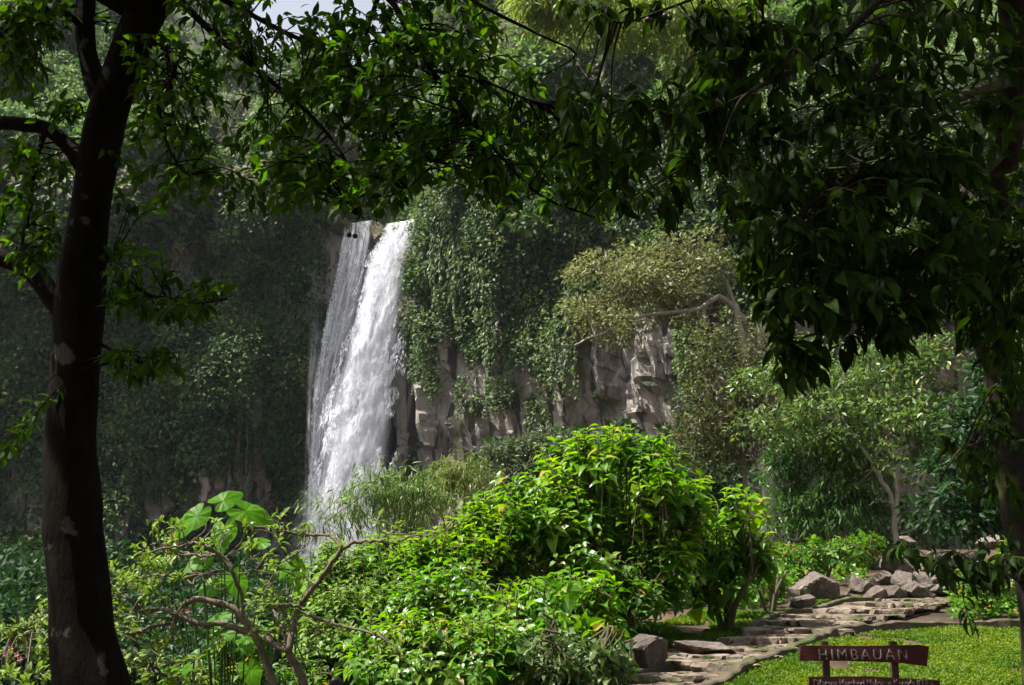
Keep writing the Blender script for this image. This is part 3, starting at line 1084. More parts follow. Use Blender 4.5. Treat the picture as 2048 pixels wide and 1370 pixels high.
M["foam"] = leaf_mat("falling_foam", [(.88, .90, .96), (.92, .93, .97)], .5, .8, .1, 1.02)
froth(ML, MR, 108.6, 103.2, 36000, M["foam"], 1.04, .085, .42, 1)
froth(SL, [(a + 14, b) for a, b in SL], 109.0, 104.8, 2600, M["foam"], 1.0, .06, .4, 1)
froth(SL, SR, 109.0, 104.8, 2200, M["foam"], 1.0, .05, .4, 1)
for k, (dens, lo, hi, yo) in enumerate(((.62, .34, .66, -1.4), (.55, .40, .66, -2.0))):
    mb, uv = sheet(ML, MR, 108.6, 103.5, 50, 200, 480 + k, 1.0, yo)
    obj("main_cascade", mb, water_mat("soft_water", 51 + k, dens, 3.4, .30 + .2 * k, .14, lo, hi, fade=10), fall, True, uv=uv)
for k in range(3):
    mb, uv = sheet([(590, 930), (575, 1050), (560, 1220)], [(800, 930), (800, 1050), (810, 1220)], 102.5 - k * 1.2, 101 - k * 1.2, 40, 60, 450 + k, 1.0, 0)
    m_ = water_mat("spray", 31 + k, .5, 4.6, .28, .10, .35, .75, fade=26)
    obj("spray", mb, m_, fall, True, uv=uv)

# ------------------------------------------------------------------ rocks
def rock_mesh(seed, sub=3, facets=9, rough=.05, planes=None):
    import bmesh
    r = np.random.default_rng(seed)
    bm = bmesh.new()
    bmesh.ops.create_icosphere(bm, subdivisions=sub + 1, radius=1)
    v = np.array([x.co[:] for x in bm.verts])
    f = np.array([[x.index for x in q.verts] for q in bm.faces])
    bm.free()
    k_ = np.arange(facets) + .5                       # facet directions spread evenly, then jittered
    ph = np.arccos(1 - 2 * k_ / facets)
    th = math.pi * (1 + 5 ** .5) * k_ + r.random() * 6
    dn = nrm(np.stack([np.cos(th) * np.sin(ph), np.sin(th) * np.sin(ph), np.cos(ph)], -1) + r.normal(size=(facets, 3)) * .28)
    of = .42 + .34 * r.random(facets)
    if planes:
        dn = np.vstack([dn, nrm(np.array([q[:3] for q in planes], float))])
        of = np.concatenate([of + .22, [q[3] for q in planes]])
    dot = v @ dn.T
    rad = np.min(np.where(dot > .05, of / np.maximum(dot, .05), 9), 1)
    rad = np.minimum(rad, 1.35)
    v = v * rad[:, None]
    v = v * (1 + rough * fbm(v * 3, 4, seed))[:, None]
    return v, f


def rock(name, lab, cat, px, py_base, wpx, hpx, seed, d=None, group=None, depth=.9, mat="rock", sink=.15, rz=0.0, facets=10, planes=None):
    """A stone whose foot shows at (px, py_base) and that shows wpx wide and hpx high."""
    g = G(px, py_base) if d is None else on_ground(px, d)
    dist = g[1]
    hw = wpx / FPX * dist / 2
    h = hpx / FPX * dist
    v, f = rock_mesh(seed, facets=facets, planes=planes)
    c, s = math.cos(rz), math.sin(rz)
    v = np.stack([v[:, 0] * c - v[:, 1] * s, v[:, 0] * s + v[:, 1] * c, v[:, 2]], -1)
    lo, hi = v.min(0), v.max(0)
    v = (v - (lo + hi) / 2) / ((hi - lo) / 2)
    v = v * np.array([hw, hw * depth, h * (1 + sink) / 2]) + np.array([0, 0, h * (1 - sink) / 2])
    mb = MB()
    mb.add(v + g, f)
    o = obj(name, mb, M[mat], None, False, off=g)
    o.location = [float(t) for t in g]
    return tag(o, lab, cat, group)


rock("boulder", "big boulder with a dark shaded front beside the foot of the steps", "boulder", 1288, 1348, 100, 74, 503, planes=[(-.5, -.35, .8, .5), (.72, -.66, -.22, .36), (-.75, -.6, -.2, .6), (.3, .1, .95, .7)])
rock("boulder", "large flat topped boulder with dark undercut front above the steps", "boulder", 1632, 1203, 104, 58, 507, facets=6, planes=[(-.42, -.1, .9, .40), (.30, -.15, .93, .42), (.05, -.82, -.57, .30), (0, 0, -1, .5), (.9, -.4, -.1, .7)])
rock("rock", "small upright rock leaning in front of the flat topped boulder", "rock", 1604, 1224, 54, 34, 511)
rock("rock", "low broad slab of stone set in soil left of the steps", "rock", 1412, 1313, 128, 30, 513, depth=.7)
rock("rock", "pale pebble sized stone right of the flat topped boulder", "rock", 1692, 1202, 24, 18, 515)
pile = [(1745, 1140, 62, 62, "dark topped rock at the upper end of the stone heap"), (1790, 1160, 60, 70, "pale grey block standing upright in the stone heap"),
        (1726, 1188, 56, 46, "sharp brown rock at the near edge of the stone heap"), (1752, 1200, 50, 34, "pointed rock with ridges at the front of the stone heap"),
        (1790, 1196, 46, 30, "small tan rock low at the front of the stone heap"), (1812, 1180, 58, 46, "light tan rock with a slanted face in the middle of the stone heap"),
        (1834, 1196, 64, 40, "tan wedge shaped rock beside the top of the steps"), (1858, 1178, 60, 40, "rounded brown rock behind the tan wedge"),
        (1890, 1192, 66, 36, "long pale rock next to the upper end of the path"), (1810, 1092, 40, 24, "small rock under the thin grey trunk"),
        (1880, 1130, 56, 36, "brown rock behind the dark leafy branch"), (1930, 1140, 60, 44, "reddish rock under the dark branch near the mossy tree"), (1990, 1100, 80, 40, "broad pale rock at the foot of the mossy tree"),
        (1850, 1150, 50, 34, "grey rock in the gap behind the tan wedge"), (1766, 1170, 44, 34, "brown rock wedged between larger stones of the heap"), (1925, 1180, 50, 30, "low rock at the right end of the heap")]
for i, (a, b, ww, hh, lb) in enumerate(pile):
    rock("rock", lb, "rock", a, b, ww * 1.05, hh * .84, 520 + i, group="rocks heaped beside the top of the steps", rz=i * .7, facets=9 + i % 4)

for i, (a, b, ww, hh, lb) in enumerate(((762, 500, 46, 62, "wet dark rock splitting the waterfall at its lip"), (860, 470, 60, 48, "brown rock at the lip of the waterfall beside the creeper"), (680, 470, 50, 40, "dark rock at the lip where the thin cascade starts"))):
    c = P(a, b, 108.8 if i != 1 else 107.5)
    v, f = rock_mesh(560 + i, 3, 9, .12)
    lo, hi = v.min(0), v.max(0)
    v = (v - (lo + hi) / 2) / (hi - lo) * np.array([ww / FPX * 112, 3.0, hh / FPX * 112]) + np.array([0, 0, hh / FPX * 56])
    mb = MB()
    mb.add(v + c, f)
    o = obj("lip_rock", mb, M["kerb"], None, False, off=c)
    o.location = [float(t) for t in c]
    tag(o, lb, "rock")
# ------------------------------------------------------------------ path, kerbs, lawn
near_e = [(1330, 1420), (1440, 1372), (1520, 1335), (1610, 1298), (1700, 1268), (1790, 1246), (1870, 1226), (1925, 1196)]
far_e = [(1090, 1420), (1210, 1368), (1340, 1320), (1420, 1300), (1500, 1262), (1570, 1238), (1690, 1212), (1800, 1190)]
NE = cr(np.array([G(*q) for q in near_e]), 60)
FE = cr(np.array([G(*q) for q in far_e]), 60)
mb = MB()
vv = np.stack([FE, (FE * 2 + NE) / 3, (FE + NE * 2) / 3, NE], 1)
vv[..., 2] = ground_z(vv[..., 0], vv[..., 1]) + .02
mb.add(vv, quad(np.arange(240).reshape(60, 4)))
r = np.random.default_rng(31)
flat_top = [(.05, -.05, 1, .34), (-.1, .1, 1, .40)]
stones = [rock_mesh(600 + i, 2, 6, .10, flat_top) for i in range(12)]
nstep = 13
bed = MB()


def path_pt(tq, sx):
    tq = np.clip(tq, 0, 58.99)
    i0 = int(tq)
    a_ = FE[i0] + (FE[i0 + 1] - FE[i0]) * (tq - i0)
    b_ = NE[i0] + (NE[i0 + 1] - NE[i0]) * (tq - i0)
    return a_ + (b_ - a_) * sx


for s in range(nstep):
    q0, q1 = s / nstep * 59, (s + 1) / nstep * 59
    zt = float(ground_z(*path_pt((q0 + q1) / 2, .5)[:2])) + .06
    # the earth tread and its riser, slightly bowed
    xs = np.linspace(0, 1, 9)
    bow = .5 * vnoise(np.stack([xs * 2.5, xs * 0 + s, xs * 0], -1), 33)
    f_ = np.array([path_pt(q0 + bb, x_) for x_, bb in zip(xs, bow)])
    k_ = np.array([path_pt(q1 + .6, x_) for x_ in xs])
    zz = zt + .02 * vnoise(np.stack([xs * 4, xs * 0 + s, xs * 0], -1), 35)
    up_, lo_ = f_.copy(), f_.copy()
    up_[:, 2], lo_[:, 2] = zz, zt - .22
    k_[:, 2] = zz
    bed.add(np.stack([lo_, up_, k_], 0), quad(np.arange(27).reshape(3, 9)))
    for row in range(5):
        wd = np.linalg.norm(path_pt(q0, 1) - path_pt(q0, 0))
        x = .0
        while x < wd - .06:
            big = row == 0
            sz = (.13 + .2 * r.random() ** 1.5) if big else (.07 + .17 * r.random() ** 2)
            if not big and r.random() < .62:
                x += sz
                continue
            fx = min((x + sz / 2) / wd, .98)
            bb = np.interp(fx, xs, bow)
            c = path_pt(q0 + bb + (.10 if big else row * .22 * (q1 - q0)), fx)
            v, f = stones[r.integers(12)]
            if r.random() < .5:
                v = v * np.array([-1, -1, 1])
            hgt = (.11 + .07 * r.random()) if big else .025 + .035 * r.random() ** 2
            v = v * np.array([sz * (.66 + .1 * r.random()), .13 + .07 * r.random() if big else sz * .5, hgt])
            v = v + np.array([0, 0, .05]) * (v[:, :1] * r.normal() * .6)
            c = c + np.array([0, r.normal() * .025, 0])
            c[2] = zt - (.035 if big else 0) + r.normal() * .008
            mb.add(v + c, f)
            x += sz * (.92 + .25 * r.random())
kind(obj("path", mb, M["cobble"], smooth=False), "structure")
kind(obj("path_bed", bed, M["bed"]), "structure")


def kerb(pts, wid, hgt, name="kerb"):
    p = cr(np.array(pts, float), 90)
    p[:, 2] = ground_z(p[:, 0], p[:, 1])
    t = np.gradient(p[:, :2], axis=0)
    t = nrm(t)
    n = np.stack([-t[:, 1], t[:, 0]], -1)
    n = n * (1 + .25 * vnoise(np.stack([p[:, 0] * 3, p[:, 1] * 3, p[:, 0] * 0], -1), 8))[:, None]
    h = hgt * (1 + .5 * fbm(np.stack([p[:, 0] * 5, p[:, 1] * 5, p[:, 0] * 0], -1), 3, 6))
    p[:, :2] += .05 * np.stack([vnoise(p * 4, 91), vnoise(p * 4, 92)], -1)
    rows = []
    for (o, z) in ((-1, -.1), (-1, .85), (-.7, 1), (.7, 1), (1, .85), (1, -.1)):
        rows.append(np.stack([p[:, 0] + n[:, 0] * o * wid / 2, p[:, 1] + n[:, 1] * o * wid / 2, p[:, 2] + h * z], -1))
    v = np.stack(rows, 1)
    mb = MB()
    mb.add(v, quad(np.arange(90 * 6).reshape(90, 6)))
    kind(obj(name, mb, M["kerb"]), "structure")


kerb([G(*q) for q in near_e[:5]] + [G(1850, 1258), G(2060, 1252), G(2400, 1250)], .16, .13)
kerb([G(*q) for q in ((1500, 1264), (1530, 1250), (1570, 1237), (1690, 1212), (1800, 1190), (1900, 1178))], .13, .11)
kerb([G(*q) for q in ((1150, 1400), (1230, 1366), (1310, 1346), (1345, 1338))], .14, .12)


def cover(name, lab, cat, polys, n, ll, lw, mat, seed, tmpl=T_CARD, hgt=.05, upright=.6, th=-.2):
    r = np.random.default_rng(seed)
    L = Leaves()
    for poly, share in polys:
        wp = np.array([G(*q)[:2] for q in poly])
        q = sample_poly(wp, int(n * share), r)
        nz = fbm(np.stack([q[:, 0] * 1.3, q[:, 1] * 1.3, q[:, 0] * 0], -1), 3, seed)
        q = q[nz > th]
        nz = nz[nz > th]
        z = ground_z(q[:, 0], q[:, 1]) + hgt * r.random(len(q)) * (.6 + 1.2 * np.clip(nz + .3, 0, 1))
        d = np.stack([r.normal(size=len(q)), r.normal(size=len(q)), upright * (.3 + r.random(len(q)))], -1)
        k = .6 + .8 * r.random(len(q))
        L.add(np.column_stack([q, z]), d, ll * k, lw * k, np.array([0, 0, 1.0]) + r.normal(size=(len(q), 3)) * .5)
    mb = MB()
    L.emit(mb, tmpl)
    o = obj(name, mb, mat)
    o["label"] = lab
    o["category"] = cat
    return kind(o, "stuff")


cover("grass", "bright green leafy lawn between the stone steps and the sign", "grass",
      [([(1445, 1376), (1520, 1340), (1610, 1303), (1700, 1274), (1850, 1262), (2060, 1257), (2300, 1255), (2300, 1500), (1250, 1500)], 1.0)], 120000, .042, .026, M["grass"], 41, hgt=.06, th=-.42, upright=.9)
cover("grass", "short mossy grass on the verge above the steps", "grass",
      [([(1325, 1300), (1400, 1290), (1480, 1272), (1560, 1233), (1640, 1212), (1740, 1194), (1640, 1200), (1560, 1222), (1400, 1226), (1290, 1255), (1250, 1275)], 1.0)], 50000, .045, .026, M["grass"], 42, hgt=.06, th=-.25)
cover("undergrowth", "low leafy undergrowth beneath the shrubs", "undergrowth",
      [([(1550, 1200), (1560, 1110), (1740, 1090), (1730, 1190), (1640, 1150)], .35), ([(1180, 1300), (1240, 1240), (1400, 1215), (1560, 1215), (1570, 1180), (1200, 1180)], .2), ([(300, 1450), (560, 1290), (1200, 1230), (1330, 1260), (1230, 1340), (1180, 1450)], .45)],
      22000, .17, .10, M["low_leaf"], 43, T_OVATE, hgt=.35, th=-.3)
cover("undergrowth", "dense low greenery along the far edge of the lawn", "undergrowth",
      [([(1900, 1250), (1900, 1205), (1960, 1190), (2080, 1150), (2300, 1150), (2300, 1250)], 1.0)], 7000, .12, .085, M["low_leaf"], 44, T_OVATE, hgt=.45, th=-.5)

# ------------------------------------------------------------------ signboard
sd = 10.3
sb = P(1722, 1420, sd)
sb[2] = ground_z(sb[0], sb[1])
sign = thing("signboard", "dark red wooden notice board reading HIMBAUAN on two posts on the lawn", "sign", sb)


def box_pts(c, sx, sy, sz):
    v = np.array([[x, y, z] for x in (-1, 1) for y in (-1, 1) for z in (-1, 1)], float) * np.array([sx, sy, sz]) / 2 + np.asarray(c)
    f = np.array([[0, 1, 3, 2], [4, 6, 7, 5], [0, 4, 5, 1], [2, 3, 7, 6], [0, 2, 6, 4], [1, 5, 7, 3]])
    return v, f


def board(outline, d, th, name, mat, parent):
    o = np.array([P(a, b, d) for a, b in outline])
    bk = o + np.array([0, th, 0])
    n = len(o)
    v = np.vstack([o, bk])
    mb = MB()
    mb.v.append(v)
    mb.n = 2 * n
    mb.f[n] = [np.array([np.arange(n)]), np.array([np.arange(2 * n - 1, n - 1, -1)])]
    mb.f[4] = mb.f.get(4, []) + [np.array([[i, i + n, (i + 1) % n + n, (i + 1) % n] for i in range(n)])]
    return obj(name, mb, mat, parent)


def lettering(txt, px0, px1, pyb, hpx, d, parent, spacing=1.0):
    cu = bpy.data.curves.new("lettering", 'FONT')
    cu.body = txt
    cu.size = 1.0
    cu.space_character = spacing
    cu.extrude = .006
    to = bpy.data.objects.new("lettering", cu)
    COL.objects.link(to)
    bpy.context.view_layer.update()
    me = bpy.data.meshes.new_from_object(to.evaluated_get(bpy.context.evaluated_depsgraph_get()))
    bpy.data.objects.remove(to)
    v = np.array([x.co[:] for x in me.vertices])
    lo, hi = v.min(0), v.max(0)
    a, b = P(px0, pyb, d), P(px1, pyb, d)
    H = hpx / FPX * d
    q = np.stack([a[0] + (v[:, 0] - lo[0]) / (hi[0] - lo[0]) * (b[0] - a[0]), np.where(v[:, 2] > 0, d - .008, d + .004), a[2] + (v[:, 1]) / (hi[1] if hi[1] > 0 else 1) * H], -1)
    q = q - root_loc(parent)
    me.vertices.foreach_set("co", q.astype(np.float32).ravel())
    me.name = "lettering"
    me.materials.clear()
    me.materials.append(M["letter"])
    me.update()
    o = bpy.data.objects.new("lettering", me)
    COL.objects.link(o)
    o.parent = parent
    return o


b1 = board([(1600, 1322), (1601, 1291), (1722, 1292), (1840, 1290), (1858, 1293), (1854, 1333), (1800, 1326), (1700, 1322)][::1], sd, .035, "board", M["red"], sign)
lettering("HIMBAUAN", 1638, 1815, 1319, 19, sd, b1, 1.35)
b2 = board([(1619, 1440), (1619, 1354), (1740, 1353), (1880, 1361), (1880, 1440)], sd, .035, "board", M["red"], sign)
lettering("Dilarang Memberi Makanan Kepada KERA", 1628, 1868, 1374, 14, sd, b2, 1.05)
for a in (1653, 1790):
    t = P(a, 1283, sd)
    g = float(ground_z(t[0], sd)) - .2
    mb = MB()
    mb.add(*box_pts(((t[0]), sd + .065, (t[2] + g) / 2), .058, .055, t[2] - g))
    obj("post", mb, M["post"], sign)

# ------------------------------------------------------------------ shrubs (stems ending in whorls of broad leaves)
def shrub(name, lab, blobs, base, n_tip, leafm, ll, lw, seed, tmpl=T_OVATE, stem_r=.022, n_leaf=11, bark="twig", extra=None, group=None, inner=.35):
    """blobs: (px, py, d, rx px, ry px) ellipsoids that the shrub's tips fill."""
    r = np.random.default_rng(seed)
    base = np.asarray(base, float)
    t = thing(name, lab, "shrub", base, group)
    sm, L = MB(), Leaves()
    wts = np.array([b[3] * b[4] for b in blobs], float)
    which = r.choice(len(blobs), n_tip, p=wts / wts.sum())
    fork = [base + np.array([r.normal() * .35, r.normal() * .3, .5 + .5 * r.random()]) for _ in range(5)]
    for f in fork:
        tube(sm, cr([base + r.normal(size=3) * .05 - np.array([0, 0, .2]), (base + f) / 2 + r.normal(size=3) * .05, f], 5), [stem_r * 1.6, stem_r * 1.5, stem_r * 1.4, stem_r * 1.3, stem_r * 1.2], 6)
    for i in range(n_tip):
        bx, by, bd, rx, ry = blobs[which[i]]
        dv = rand_dir(1, r)[0]
        dv[2] = abs(dv[2]) if r.random() < .7 else dv[2]
        q = (inner + (1 - inner) * r.random() ** .45) * (1 + .18 * max(0, r.normal()) * (i % 3 == 0))
        c = P(bx, by, bd)
        k = bd / FPX
        tip = c + dv * q * np.array([rx * k, rx * k * .8, ry * k])
        f = fork[int(np.argmin([np.linalg.norm(tip[:2] - g[:2]) for g in fork]))]
        mid = (f + tip) / 2 + np.array([0, 0, -.12]) * np.linalg.norm(tip - f) + r.normal(size=3) * .12
        cur = cr([f, mid, tip], 8)
        if i % 5 == 0:
            tube(sm, cur, np.linspace(stem_r * .9, stem_r * .3, 8), 5)
        else:
            tube(sm, cur[4:], np.linspace(stem_r * .55, stem_r * .3, 4), 4)
        ax = nrm(cur[-1] - cur[-3])
        ax = nrm(ax + np.array([0, 0, .5]))
        e1 = nrm(np.cross(ax, [.3, .9, .1]))
        e2 = np.cross(ax, e1)
        n = n_leaf + r.integers(-3, 4)
        az = np.arange(n) * 2.4 + r.random() * 6
        back = np.linspace(0, 1, n) ** 1.2
        radial = np.cos(az)[:, None] * e1 + np.sin(az)[:, None] * e2
        pos = tip - ax * (back * ll * 1.9)[:, None] + radial * .02
        d = ax * (.55 - .6 * back)[:, None] + radial + np.array([0, 0, -.28]) + r.normal(size=(n, 3)) * .22
        kk = (.6 + .5 * back) * (.5 + .8 * r.random(n))
        up = ax * .8 + np.array([0, 0, .7]) + r.normal(size=(n, 3)) * .25
        L.add(pos, d, ll * kk, lw * kk, up)
    obj("stems", sm, M[bark], t, True)
    lm = MB()
    L.emit(lm, tmpl)
    obj("foliage", lm, leafm, t)
    return t


sh1 = shrub("broadleaf_shrub", "tallest bright green broad leaved shrub in the middle of the thicket", [(1215, 945, 18.2, 165, 92), (1090, 1040, 17.6, 130, 90), (1330, 1010, 18.2, 90, 90), (1200, 1060, 19, 190, 130), (1240, 1180, 18.4, 110, 60), (1090, 1130, 17.2, 130, 60), (1335, 1120, 17.9, 80, 80), (1400, 990, 18.8, 50, 50), (1150, 880, 18, 46, 24), (1240, 858, 18, 60, 16), (1310, 895, 18.3, 34, 24), (1020, 985, 17.5, 50, 30), (960, 1010, 17.4, 40, 30)],
            on_ground(1235, 18.0), 470, M["shrub"], .27, .155, 61)
sh2 = shrub("broadleaf_shrub", "bright open shrub with visible forked stems behind the lower steps", [(1470, 1015, 19.5, 76, 46), (1430, 1090, 19.3, 95, 70), (1500, 1110, 19.5, 56, 60), (1400, 1170, 19.4, 60, 50)],
            on_ground(1452, 19.3), 92, M["shrub"], .28, .16, 62, stem_r=.035)
sh3 = shrub("broadleaf_shrub", "broad leaved shrub spreading low in front of the tallest shrub", [(1135, 1185, 14.8, 120, 52), (1060, 1260, 14.3, 140, 70), (1180, 1270, 14.5, 80, 60)],
            on_ground(1110, 14.4), 170, M["shrub"], .215, .12, 63)
sh4 = shrub("small_leaved_shrub", "pale yellow green small leaved shrub right of the bare forked branches", [(700, 1150, 17, 95, 75), (640, 1230, 16.4, 60, 75), (780, 1130, 17.5, 90, 70), (720, 1240, 16.0, 110, 80), (800, 1190, 16.4, 90, 70), (670, 1310, 15.4, 80, 60)],
            on_ground(700, 17), 720, M["pale_shrub"], .15, .10, 64)
sh5 = shrub("broadleaf_shrub", "mid green shrub with drooping leaves between pale shrub and tallest shrub", [(880, 1120, 16.5, 110, 70), (960, 1090, 17, 90, 60), (900, 1200, 15.5, 130, 80), (990, 1050, 17.2, 90, 60)],
            on_ground(900, 16), 340, M["shrub"], .2, .115, 65)
sh6 = shrub("broadleaf_shrub", "dark green shrub at the very bottom of the thicket", [(800, 1290, 13.6, 130, 70), (930, 1300, 13.4, 130, 80), (860, 1350, 13, 160, 60)],
            on_ground(870, 13.4), 260, M["shrub"], .185, .105, 66)
sh7 = shrub("mottled_shrub", "low shrub with pale mottled leaves left of the dark boulder", [(1120, 1330, 13.2, 110, 50), (1210, 1340, 13.4, 50, 40)], on_ground(1140, 13.3), 90, M["mottled"], .15, .09, 67)
sh8 = shrub("leafy_bush", "leafy green bush at the foot of the forked stems", [(1520, 1120, 21.5, 50, 50), (1540, 1165, 22, 34, 34), (1490, 1180, 20.5, 50, 36)], on_ground(1540, 21), 60, M["low_leaf"], .17, .10, 68)
sh9 = shrub("leafy_bush", "low bush with yellowing leaves behind the flat topped boulder", [(1660, 1110, 28, 90, 36), (1720, 1090, 29, 50, 30), (1600, 1120, 28, 50, 40)], on_ground(1650, 28), 110, M["low_leaf"], .19, .12, 69)
sh10 = shrub("leafy_bush", "dense dark bush beyond the far lawn corner beside the mossy tree", [(1990, 1170, 21, 80, 50), (2040, 1120, 22, 60, 60)], on_ground(1990, 21), 100, M["low_leaf"], .15, .09, 70)
sh11 = shrub("leafy_bush", "low mid green bush in the hollow under the frangipani branches", [(540, 1350, 14.2, 110, 50), (430, 1350, 13.8, 110, 50), (480, 1270, 14, 70, 40)], on_ground(500, 14), 120, M["low_leaf"], .16, .10, 71)

shrub("shady_shrub", "dark leaved shrub in the shady hollow under the tallest shrub", [(1240, 1190, 17.3, 90, 70), (1290, 1120, 18, 60, 70)], on_ground(1245, 17.4), 90, M["low_leaf"], .20, .12, 72)
# dangling yellow trumpet flowers
for (a, b, d, par) in ((971, 1112, 16.3, sh5), (893, 1275, 13.3, sh6)):
    c = P(a, b, d)
    mb = MB()
    z = np.array([.11, .05, -.02, -.07, -.10])
    tube(mb, np.stack([c[0] + z * 0, c[1] + z * 0, c[2] + z], -1), [.008, .014, .022, .04, .062], 9, cap=False)
    obj("flower", mb, M["trumpet"], par, True)


# ------------------------------------------------------------------ bamboo
def bamboo(name, lab, culms, leafm, ll, lw, n_sp, seed, base, n_leaf=9, droop=.7, group=None):
    """culms: list of pixel polylines with distance, base first; leaf sprays hang along the upper part."""
    r = np.random.default_rng(seed)
    base = np.asarray(base, float)
    t = thing(name, lab, "bamboo", base, group)
    L = Leaves()
    for poly in culms:
        p = np.array([P(*q) for q in poly])
        p[0] = base + r.normal(size=3) * np.array([.3, .3, 0]) - np.array([0, 0, .2])
        c = cr(p, 26)
        mb = MB()
        tube(mb, c, np.linspace(.035, .008, 26), 6)
        obj("culm", mb, M["bark_y"], t, True)
        for _ in range(n_sp):
            q = .32 + .68 * r.random()
            o = np.array([np.interp(q, np.linspace(0, 1, 26), c[:, i]) for i in range(3)])
            off = r.normal(size=3) * np.array([.28, .28, .2])
            o2 = o + off + np.array([0, 0, -.1])
            n = n_leaf
            d = nrm(off) * .6 + r.normal(size=(n, 3)) * .55 + np.array([0, 0, -droop])
            k = .6 + .6 * r.random(n)
            L.add(o2 + r.normal(size=(n, 3)) * .07, d, ll * k, lw * k)
    lm = MB()
    L.emit(lm, T_BLADE)
    obj("leaves", lm, leafm, t)
    return t


M["bark_y"] = surf_mat("green_culm", [(.12, .14, .04), (.20, .20, .07)], 4, bump=.1, spec=.4)
bamboo("bamboo", "arching bamboo with drooping green sprays in front of the waterfall foot",
       [[(760, 1150, 27), (770, 1000, 27), (740, 965, 26.5), (690, 985, 26), (625, 1050, 25.5)], [(760, 1150, 27), (790, 1010, 27), (760, 975, 27), (700, 1010, 26.5), (650, 1060, 26)],
        [(760, 1150, 27), (800, 1000, 27.5), (790, 955, 27.5), (750, 985, 27), (690, 1040, 26.5)], [(780, 1150, 27), (830, 1000, 28), (820, 965, 28), (780, 1010, 27.5)],
        [(780, 1150, 27), (850, 1020, 28), (860, 975, 28), (840, 1010, 28), (800, 1060, 27.6)]],
       M["bamboo"], .30, .035, 55, 81, on_ground(770, 27), 10)
bamboo("bamboo", "fine yellow green bamboo beneath the rock wall",
       [[(900, 1100, 31), (905, 980, 31), (890, 945, 31), (860, 990, 30.5)], [(920, 1100, 31), (930, 965, 31), (940, 932, 31), (970, 970, 31)], [(910, 1100, 31), (915, 960, 31), (915, 930, 31), (905, 960, 31)],
        [(880, 1100, 30), (880, 1010, 30), (860, 990, 30), (830, 1040, 30)], [(960, 1100, 31), (975, 1000, 31), (990, 970, 31), (1010, 1010, 31)]],
       M["bamboo_y"], .26, .03, 55, 82, on_ground(910, 31), 11)
bamboo("bamboo", "dense dark green bamboo thicket left of the thin grey trunks",
       [[(1640, 1120, 35), (1600, 960, 35), (1570, 900, 35), (1540, 960, 34.5)], [(1650, 1120, 35), (1640, 940, 35), (1650, 880, 35), (1690, 930, 35)], [(1660, 1120, 35), (1690, 960, 35), (1720, 900, 35), (1760, 960, 35)],
        [(1640, 1120, 35), (1610, 1010, 35), (1580, 970, 35), (1560, 1040, 34.5)], [(1660, 1120, 35), (1680, 1020, 34.5), (1720, 980, 34), (1750, 1050, 34)], [(1650, 1120, 35), (1640, 1030, 34.5), (1620, 1000, 34), (1600, 1060, 34)],
        [(1650, 1120, 35), (1660, 1000, 34), (1680, 960, 34), (1700, 1040, 33.5)]],
       M["bamboo_d"], .36, .055, 90, 83, on_ground(1650, 35), 11, .5)

# ------------------------------------------------------------------ middle distance trees
def mid_tree(name, lab, blobs, base, n_cl, n_lf, leafm, ll, lw, seed, limbs, trunk_r, bark, clr=.6, tmpl=T_CARD, sticks=18, droop=.3, cat="tree"):
    """limbs: pixel polylines (px, py, d) with radius in metres, first one starts at the base."""
    r = np.random.default_rng(seed)
    base = np.asarray(base, float)
    t = thing(name, lab, cat, base)
    allp = []
    for i, (poly, r0, r1) in enumerate(limbs):
        p = np.array([P(*q) for q in poly])
        if i == 0:
            p[0] = base - np.array([0, 0, .3])
        c = cr(p, 24)
        c[2:-1] += r.normal(size=(21, 3)) * .03
        mb = MB()
        tube(mb, c, np.linspace(r0, r1, 24), 8, .12, seed + i)
        obj("trunk" if i == 0 else "limb", mb, M[bark], t, True)
        allp.append(c[6:])
    allp = np.vstack(allp)
    wts = np.array([b[3] * b[4] for b in blobs], float)
    which = r.choice(len(blobs), n_cl, p=wts / wts.sum())
    L, tw = Leaves(), MB()
    cen = []
    for i in range(n_cl):
        bx, by, bd, rx, ry = blobs[which[i]]
        k = bd / FPX
        c = P(bx, by, bd) + rand_dir(1, r)[0] * (r.random() ** .4) * np.array([rx * k, rx * k * .8, ry * k])
        cen.append(c)
        if i < sticks:
            b = allp[int(np.argmin(np.linalg.norm(allp - c, axis=1)))]
            mid = (b + c) / 2 + r.normal(size=3) * .1 * np.linalg.norm(b - c)
            tube(tw, cr([b, mid, c], 8), np.linspace(trunk_r * .3, trunk_r * .06, 8), 5)
    clumps(L, np.array(cen), clr * (.6 + .8 * r.random(n_cl)), n_lf, ll, lw, r, .65, droop)
    if tw.n:
        obj("branches", tw, M[bark], t, True)
    lm = MB()
    L.emit(lm, tmpl)
    obj("crown", lm, leafm, t)
    return t


